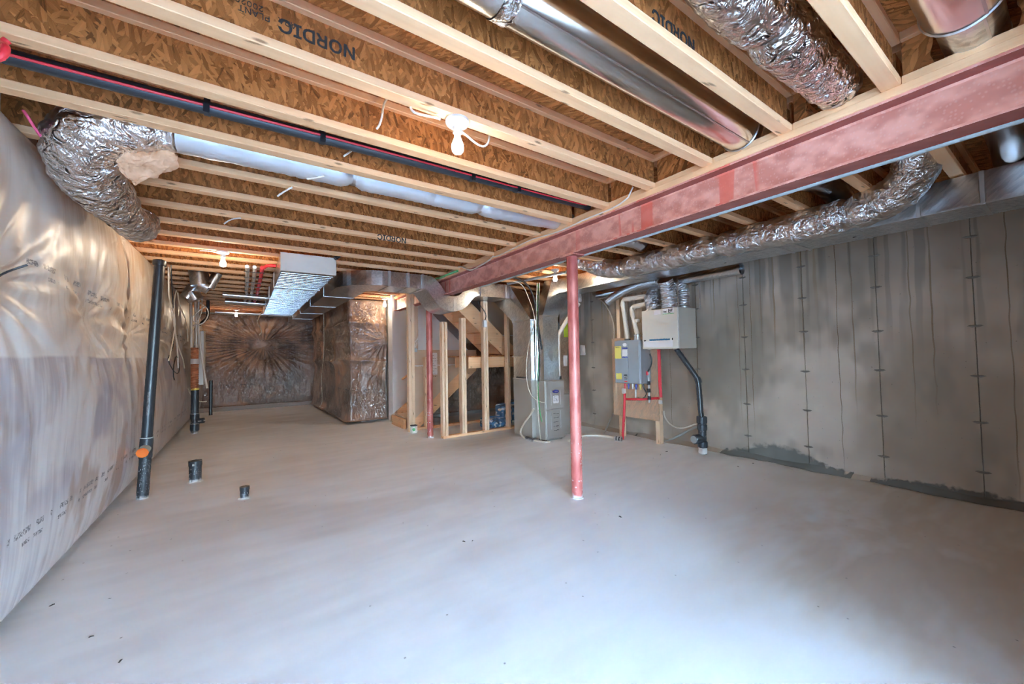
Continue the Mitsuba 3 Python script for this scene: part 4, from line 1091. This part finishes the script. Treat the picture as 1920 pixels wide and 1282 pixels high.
for px, lb in ((1313, 'right'), (1272, 'middle')):
    x = 4.66 if px > 1300 else 4.34
    p1, p0 = AX(px, 577, x), None
    zt = 2.148 if px < 1300 else 2.36
    t = thing('hanging_chain', f'thin {lb} chain holding up the air exchanger', 'chain')
    links = int((zt - p1[2]) / .028)
    for i in range(links):
        q = np.linspace(0, 2 * PI, 11)
        zz = p1[2] + .014 + i * .028
        ring = [(x + (.007 * math.cos(w) if i % 2 else 0), p1[1] + (0 if i % 2 else .007 * math.cos(w)), zz + .017 * math.sin(w)) for w in q]
        part(t, 'link', tube(ring, .0025, 6), GALVD)
# condensate drain with trap
t = thing('drain_stack', 'black drain pipe slanting down from the air exchanger into a floor trap', 'drain')
F0 = np.array([4.55, 2.62, 0])
part(t, 'slanted_pipe', ucyl([AX(1268, 654, 4.50), AX(1309, 711, 4.56), AX(1315, 782, 4.56)], .031, 18), BLACK, smooth=40)
pf = np.array([4.56, AX(1316, 790, 4.56)[1]])
zt = AX(1315, 782, 4.56)[2]
part(t, 'elbow_joint', cyl(AX(1307, 708, 4.56), AX(1310.5, 718, 4.56), .038, 20), BLACK, smooth=40)
part(t, 'riser', cyl((pf[0], pf[1], .01), (pf[0], pf[1], zt), .046, 24), DUSTY, smooth=40)
for za, zb, r in ((zt - .07, zt + .01, .058), (zt - .15, zt - .085, .056), (.09, .16, .057)):
    part(t, 'collar', cyl((pf[0], pf[1], za), (pf[0], pf[1], zb), r, 24, .004), BLACK, smooth=35)
a = AX(1307, 818, 4.50)
part(t, 'cleanout', cyl((4.56, pf[1] + .01, .19), (4.44, pf[1] + .035, .19), .056, 28, .006), BLACK, smooth=35)
part(t + '__cleanout', 'plug', cyl((4.44, pf[1] + .035, .19), (4.43, pf[1] + .037, .19), .044, 24), GREYP, smooth=35)
part(t, 'paint_patch', tube([(pf[0], pf[1], .02), (pf[0], pf[1], .085)], .0475, 24, False), SHEET, 'white paint patch', smooth=35)
# plastic bag with a label behind the post
a = AX(1093, 655, 4.80)
single('document_pouch', hull([a + (0, .07, -.10), a + (0, -.06, -.10), a + (0, .07, .08), a + (0, -.05, .07), a + (-.02, 0, 0)]), SHEET, 'clear pouch with a pale paper hung on the wall right behind the red post', 'pouch')

# ------------------------------------------------------------------ pipes on the left
t = thing('standing_pipe', 'tall black drain pipe standing before the left insulation with an orange cleanout', 'pipe')
pf0, pt0 = AZ(267, 934, 0), AY(299.5, 490, 4.86)
pd = unit(pt0 - pf0)
pat = lambda z: pf0 + pd * (z / pd[2])
part(t, 'pipe', cyl(pat(.30), pat(2.17), .040, 24), BLACK, smooth=40)
part(t, 'lower_pipe', cyl(pat(0), pat(.36), .0435, 24), DUSTY, smooth=40)
part(t, 'cap', lathe([(0, 0), (.048, 0), (.050, .004), (.050, .045), (.044, .05), (.030, .056), (0, .056)], pat(2.135), 28, pd), BLACK, smooth=35)
part(t, 'fitting', cyl(pat(.36), pat(.545), .048, 24, .005), BLACK, smooth=35)
part(t, 'joint_ring', cyl(pat(.54), pat(.548), .0495, 24), GREYP, smooth=35)
q = pat(.455)
part(t, 'branch', cyl(q, q + (-.005, -.115, -.025), .040, 24), GREYP, smooth=35)
part(t + '__branch', 'orange_cap', cyl(q + (-.005, -.113, -.0245), q + (-.007, -.128, -.028), .043, 28, .003), ORANGE, 'bright orange test cap', smooth=35)
a = text('ABS DWV 3 IN SCH 40', .014, pat(.75) + (.004, -.0412, 0), pd, (-1, 0, 0))
part(t, 'print', a, SHEET)
def stub(px, py, r, h, lb, cap):
    c = AZ(px, py, 0)
    t = thing('floor_stub', lb, 'pipe')
    part(t, 'pipe', cyl((c[0], c[1], 0), (c[0], c[1], h), r, 28), DUSTY, smooth=40)
    part(t, 'cap', lathe([(r + .001, h - .05), (r + .005, h - .05), (r + .005, h), (r - .004, h + .002), (r - .006, h - .006), (0, h - .006)] if cap else [(r, h - .03), (r + .004, h - .03), (r + .004, h), (r - .006, h), (r - .006, h - .03), (0, h - .03)], (c[0], c[1], 0), 28), BLACK, smooth=35)
    if cap: part(t, 'tag', bx(c[0] - .02, c[0] - .002, c[1] - r - .0075, c[1] - r - .005, h - .04, h - .022), SHEET)
    m = lathe([(r + .02, 0), (r + .012, .004), (r + .005, .010), (r, .012)], (c[0], c[1], 0), 24)
    part(t, 'mortar_collar', crinkle(m, .012, 30, 4), FLOOR)
stub(366, 903, .052, .215, 'taller capped black pipe stub rising from the floor', True)
stub(458.5, 934, .034, .105, 'shorter black pipe stub rising from the floor', False)
t = thing('sewer_stack', 'black drain stack topped by an orange corrugated pipe at the far left', 'pipe')
sx, sy = -.70, 8.61
part(t, 'drain', cyl((sx, sy, 0), (sx, sy, .74), .055, 26), DUSTY, smooth=40)
for za, zb in ((.05, .16), (.24, .33)): part(t, 'collar', cyl((sx, sy, za), (sx, sy, zb), .064, 26, .004), BLACK, smooth=35)
part(t, 'clamp', cyl((sx, sy, .33), (sx, sy, .338), .068, 26), GALVD, smooth=35)
part(t, 'clamp', cyl((sx, sy, .16), (sx, sy, .168), .068, 26), GALVD, smooth=35)
part(t, 'cleanout', cyl((sx, sy, .20), (sx + .13, sy - .03, .21), .045, 22), BLACK, smooth=35)
part(t + '__cleanout', 'bolt', cyl((sx + .05, sy - .07, .205), (sx + .165, sy - .04, .21), .009, 10), GALVD)
part(t, 'neck', cyl((sx, sy, .73), (sx, sy, .77), .058, 26, .006), YELLOW, smooth=35)
zz = np.linspace(.75, 1.46, 160)
part(t, 'corrugated_pipe', tube([(sx - .006, sy, z) for z in zz], .053 + .006 * np.sin(zz / .034 * 2 * PI), 26), CORR, 'orange-brown corrugated section', smooth=50)
part(t, 'label', tube([(sx - .006, sy, 1.18), (sx - .006, sy, 1.27)], .0605, 26, False), SHEET)
for i, (dx, lb) in enumerate(((-.045, 'left'), (.02, 'right'))):
    part(t, 'conduit', cyl((sx + dx, sy - .05, 1.46), (sx + dx - .02, sy - .05, 2.34), .021, 14), CREAM, smooth=40)
single('white_conduit', tube(curve([(sx + .05, sy - .07, 2.3), (sx + .07, sy - .07, 1.5), (sx + .12, sy - .08, 1.1), (sx + .17, sy - .09, .76)], 30), .017, 12), CREAM, 'white conduit slanting down beside the orange corrugated pipe', 'conduit', smooth=40)
t = thing('electric_panel', 'pale flat electric panel cabinet on the far left wall', 'panel')
part(t, 'box', bx(-.755, -.61, 9.0, 9.36, .80, 1.78, .006), HRV)
for i in range(8): part(t, 'breaker', bx(-.74, -.70, 8.985, 8.999, .95 + .085 * i, 1.0 + .085 * i), BLACK)
single('black_conduit', ucyl([(-.56, 9.05, 2.34), (-.56, 9.05, 2.02), (-.74, 9.15, 1.84), (-.74, 9.15, 1.78)], .025, 12), BLACK, 'black conduit bending into the electric panel', 'conduit', smooth=40)
single('black_conduit', cyl((-.63, 11.2, 0), (-.63, 11.2, .78), .034, 16), BLACK, 'short black pipe standing on the floor before the far insulation', 'pipe', smooth=40)
# loose cables
def cable(name, pts, r, m, lb, plane, val, cat='cable', n=40):
    f = {'x': AX, 'y': AY, 'z': AZ}[plane]
    return single(name, tube(curve([f(px, py, val) for px, py in pts], n), r, 8), m, lb, cat, smooth=40)
for i, pts in enumerate(([(316, 500), (318, 560), (324, 600), (331, 640), (334, 690)], [(321, 497), (320, 570), (328, 600), (322, 650), (316, 676)], [(331, 545), (326, 590), (330, 630), (340, 665), (346, 690)], [(333, 548), (340, 580), (350, 610), (352, 640)])):
    cable('loose_cable', pts, .007, CABLE, f'pale cable dangling beside the black standing pipe, {ordinal(i + 1)} from the left', 'x', -.73)
cable('loose_cable', [(321, 497), (325, 580), (324, 650), (316, 672), (322, 690), (336, 688), (330, 668), (325, 700), (327, 712)], .006, BLACK, 'thin black cable loop dangling against the left insulation', 'x', -.735)
cable('loose_cable', [(370, 505), (368, 540), (372, 565), (388, 578), (388, 596), (372, 608), (362, 600), (370, 585), (384, 575)], .009, CABLE, 'pale cable coiled below the sheet-metal elbows', 'y', 7.6)
cable('loose_cable', [(362, 612), (376, 590), (378, 560), (368, 530), (366, 500)], .009, CABLE, 'pale cable rising behind the white conduits', 'y', 7.8)
cable('loose_cable', [(352, 728), (360, 742), (374, 752), (388, 752)], .008, CABLE, 'pale cable drooping from the conduit to the short black pipe', 'y', 8.9)
cable('loose_cable', [(490, 560), (487, 592), (484, 606), (490, 620), (486, 628)], .010, CABLE, 'pale cable hanging before the far star of insulation', 'y', 10.6)
cable('loose_cable', [(607, 585), (607, 605), (607, 660), (603, 720), (604, 750), (599, 762), (606, 764)], .006, CABLE, 'thin pale cord hanging on the left face of the wrapped corner', 'x', 1.395)
# wires among the joists
def wire(pts, lb, r=.0055):
    return single('ceiling_wire', tube(curve(pts, 26), r, 8), CABLE, lb, 'wire', smooth=40)
wy = lambda px, py, y: AY(px, py, y)
wire([wy(727, 184, 1.99), wy(718, 205, 1.99), wy(713, 230, 2.0), wy(706, 242, 2.02)], 'white wire hooking over a joist left of the nearest bulb')
wire([wy(682, 264, 2.40), wy(660, 282, 2.40), wy(644, 293, 2.42)], 'white wire crossing the black pipe')
wire([AZ(770, 199, 2.38), wy(778, 211, 1.66), wy(800, 217, 1.66), wy(826, 224, 1.66)], 'white wire entering the nearest bulb holder from the left')
wire([wy(862, 245, 1.68), wy(884, 262, 1.70), wy(908, 274, 1.72), wy(916, 265, 1.73), wy(917, 250, 1.74)], 'white wire looping down right of the nearest bulb')
wire([wy(628, 320, 2.62), wy(600, 332, 2.62), wy(575, 335, 2.62)], 'white wire across the pale silver duct')
wire([wy(548, 351, 2.84), wy(530, 361, 2.84), wy(520, 368, 2.84)], 'short white wire end between joists left of the middle')
wire([wy(452, 409, 3.68), wy(435, 411, 3.68), wy(420, 420, 3.68)], 'short white wire end farther back between joists')
wire([AZ(375, 470, 2.36), AZ(400, 472, 2.36), AZ(410, 476, 2.36)], 'white wire to the second bulb holder')
bx_ = XB0 - .012
wire([AX(1187, 350, bx_), AX(1181, 366, bx_), AX(1166, 380, bx_), AX(1140, 394, bx_), AX(1100, 410, bx_), AX(1050, 433, bx_), AX(1000, 448, bx_), AX(960, 467, bx_), AX(925, 482, bx_)], 'white cable stapled along the plate on the red beam', .006)
wire([AX(925, 480, bx_), AX(917, 488, bx_), AX(900, 498, bx_), AX(880, 506, bx_), AX(866, 500, bx_), AX(845, 510, bx_), AX(820, 521, bx_)], 'bundle end of white cable sagging before the beam plate', .009)
single('green_cable', tube(curve([AX(858, 508, bx_ - .01), AX(846, 512, bx_ - .02), AX(834, 517, bx_ - .02), AX(818, 522, bx_ - .02)], 20), .014, 8), GREENP, 'bundle of green wire above the far end of the red beam', 'wire', smooth=40)
# little things on the floor
def chip(px, py, s, lb, a):
    c = AZ(px, py, .003)
    m = hull([(-s, -s * .3, 0), (s, -s * .35, 0), (s * .8, s * .4, 0), (-s * .7, s * .35, 0), (-s * .6, 0, s * .4), (s * .5, 0, s * .35)])
    m.apply_transform(trimesh.transformations.rotation_matrix(a, (0, 0, 1)))
    m.apply_translation((c[0], c[1], .0))
    single('debris_scrap', m, INK, lb, 'scrap', 'dark scraps on the floor')
for i, (px, py, s) in enumerate(((171, 1192, .010), (225, 1238, .011), (205, 1121, .007), (98, 1133, .012), (870, 1014, .012), (886, 1013, .008), (1163, 968, .016), (1250, 846, .02), (1384, 874, .012), (1412, 868, .012), (1238, 852, .012))):
    chip(px, py, s, 'small dark scrap lying on the pale concrete floor', i * 1.3)
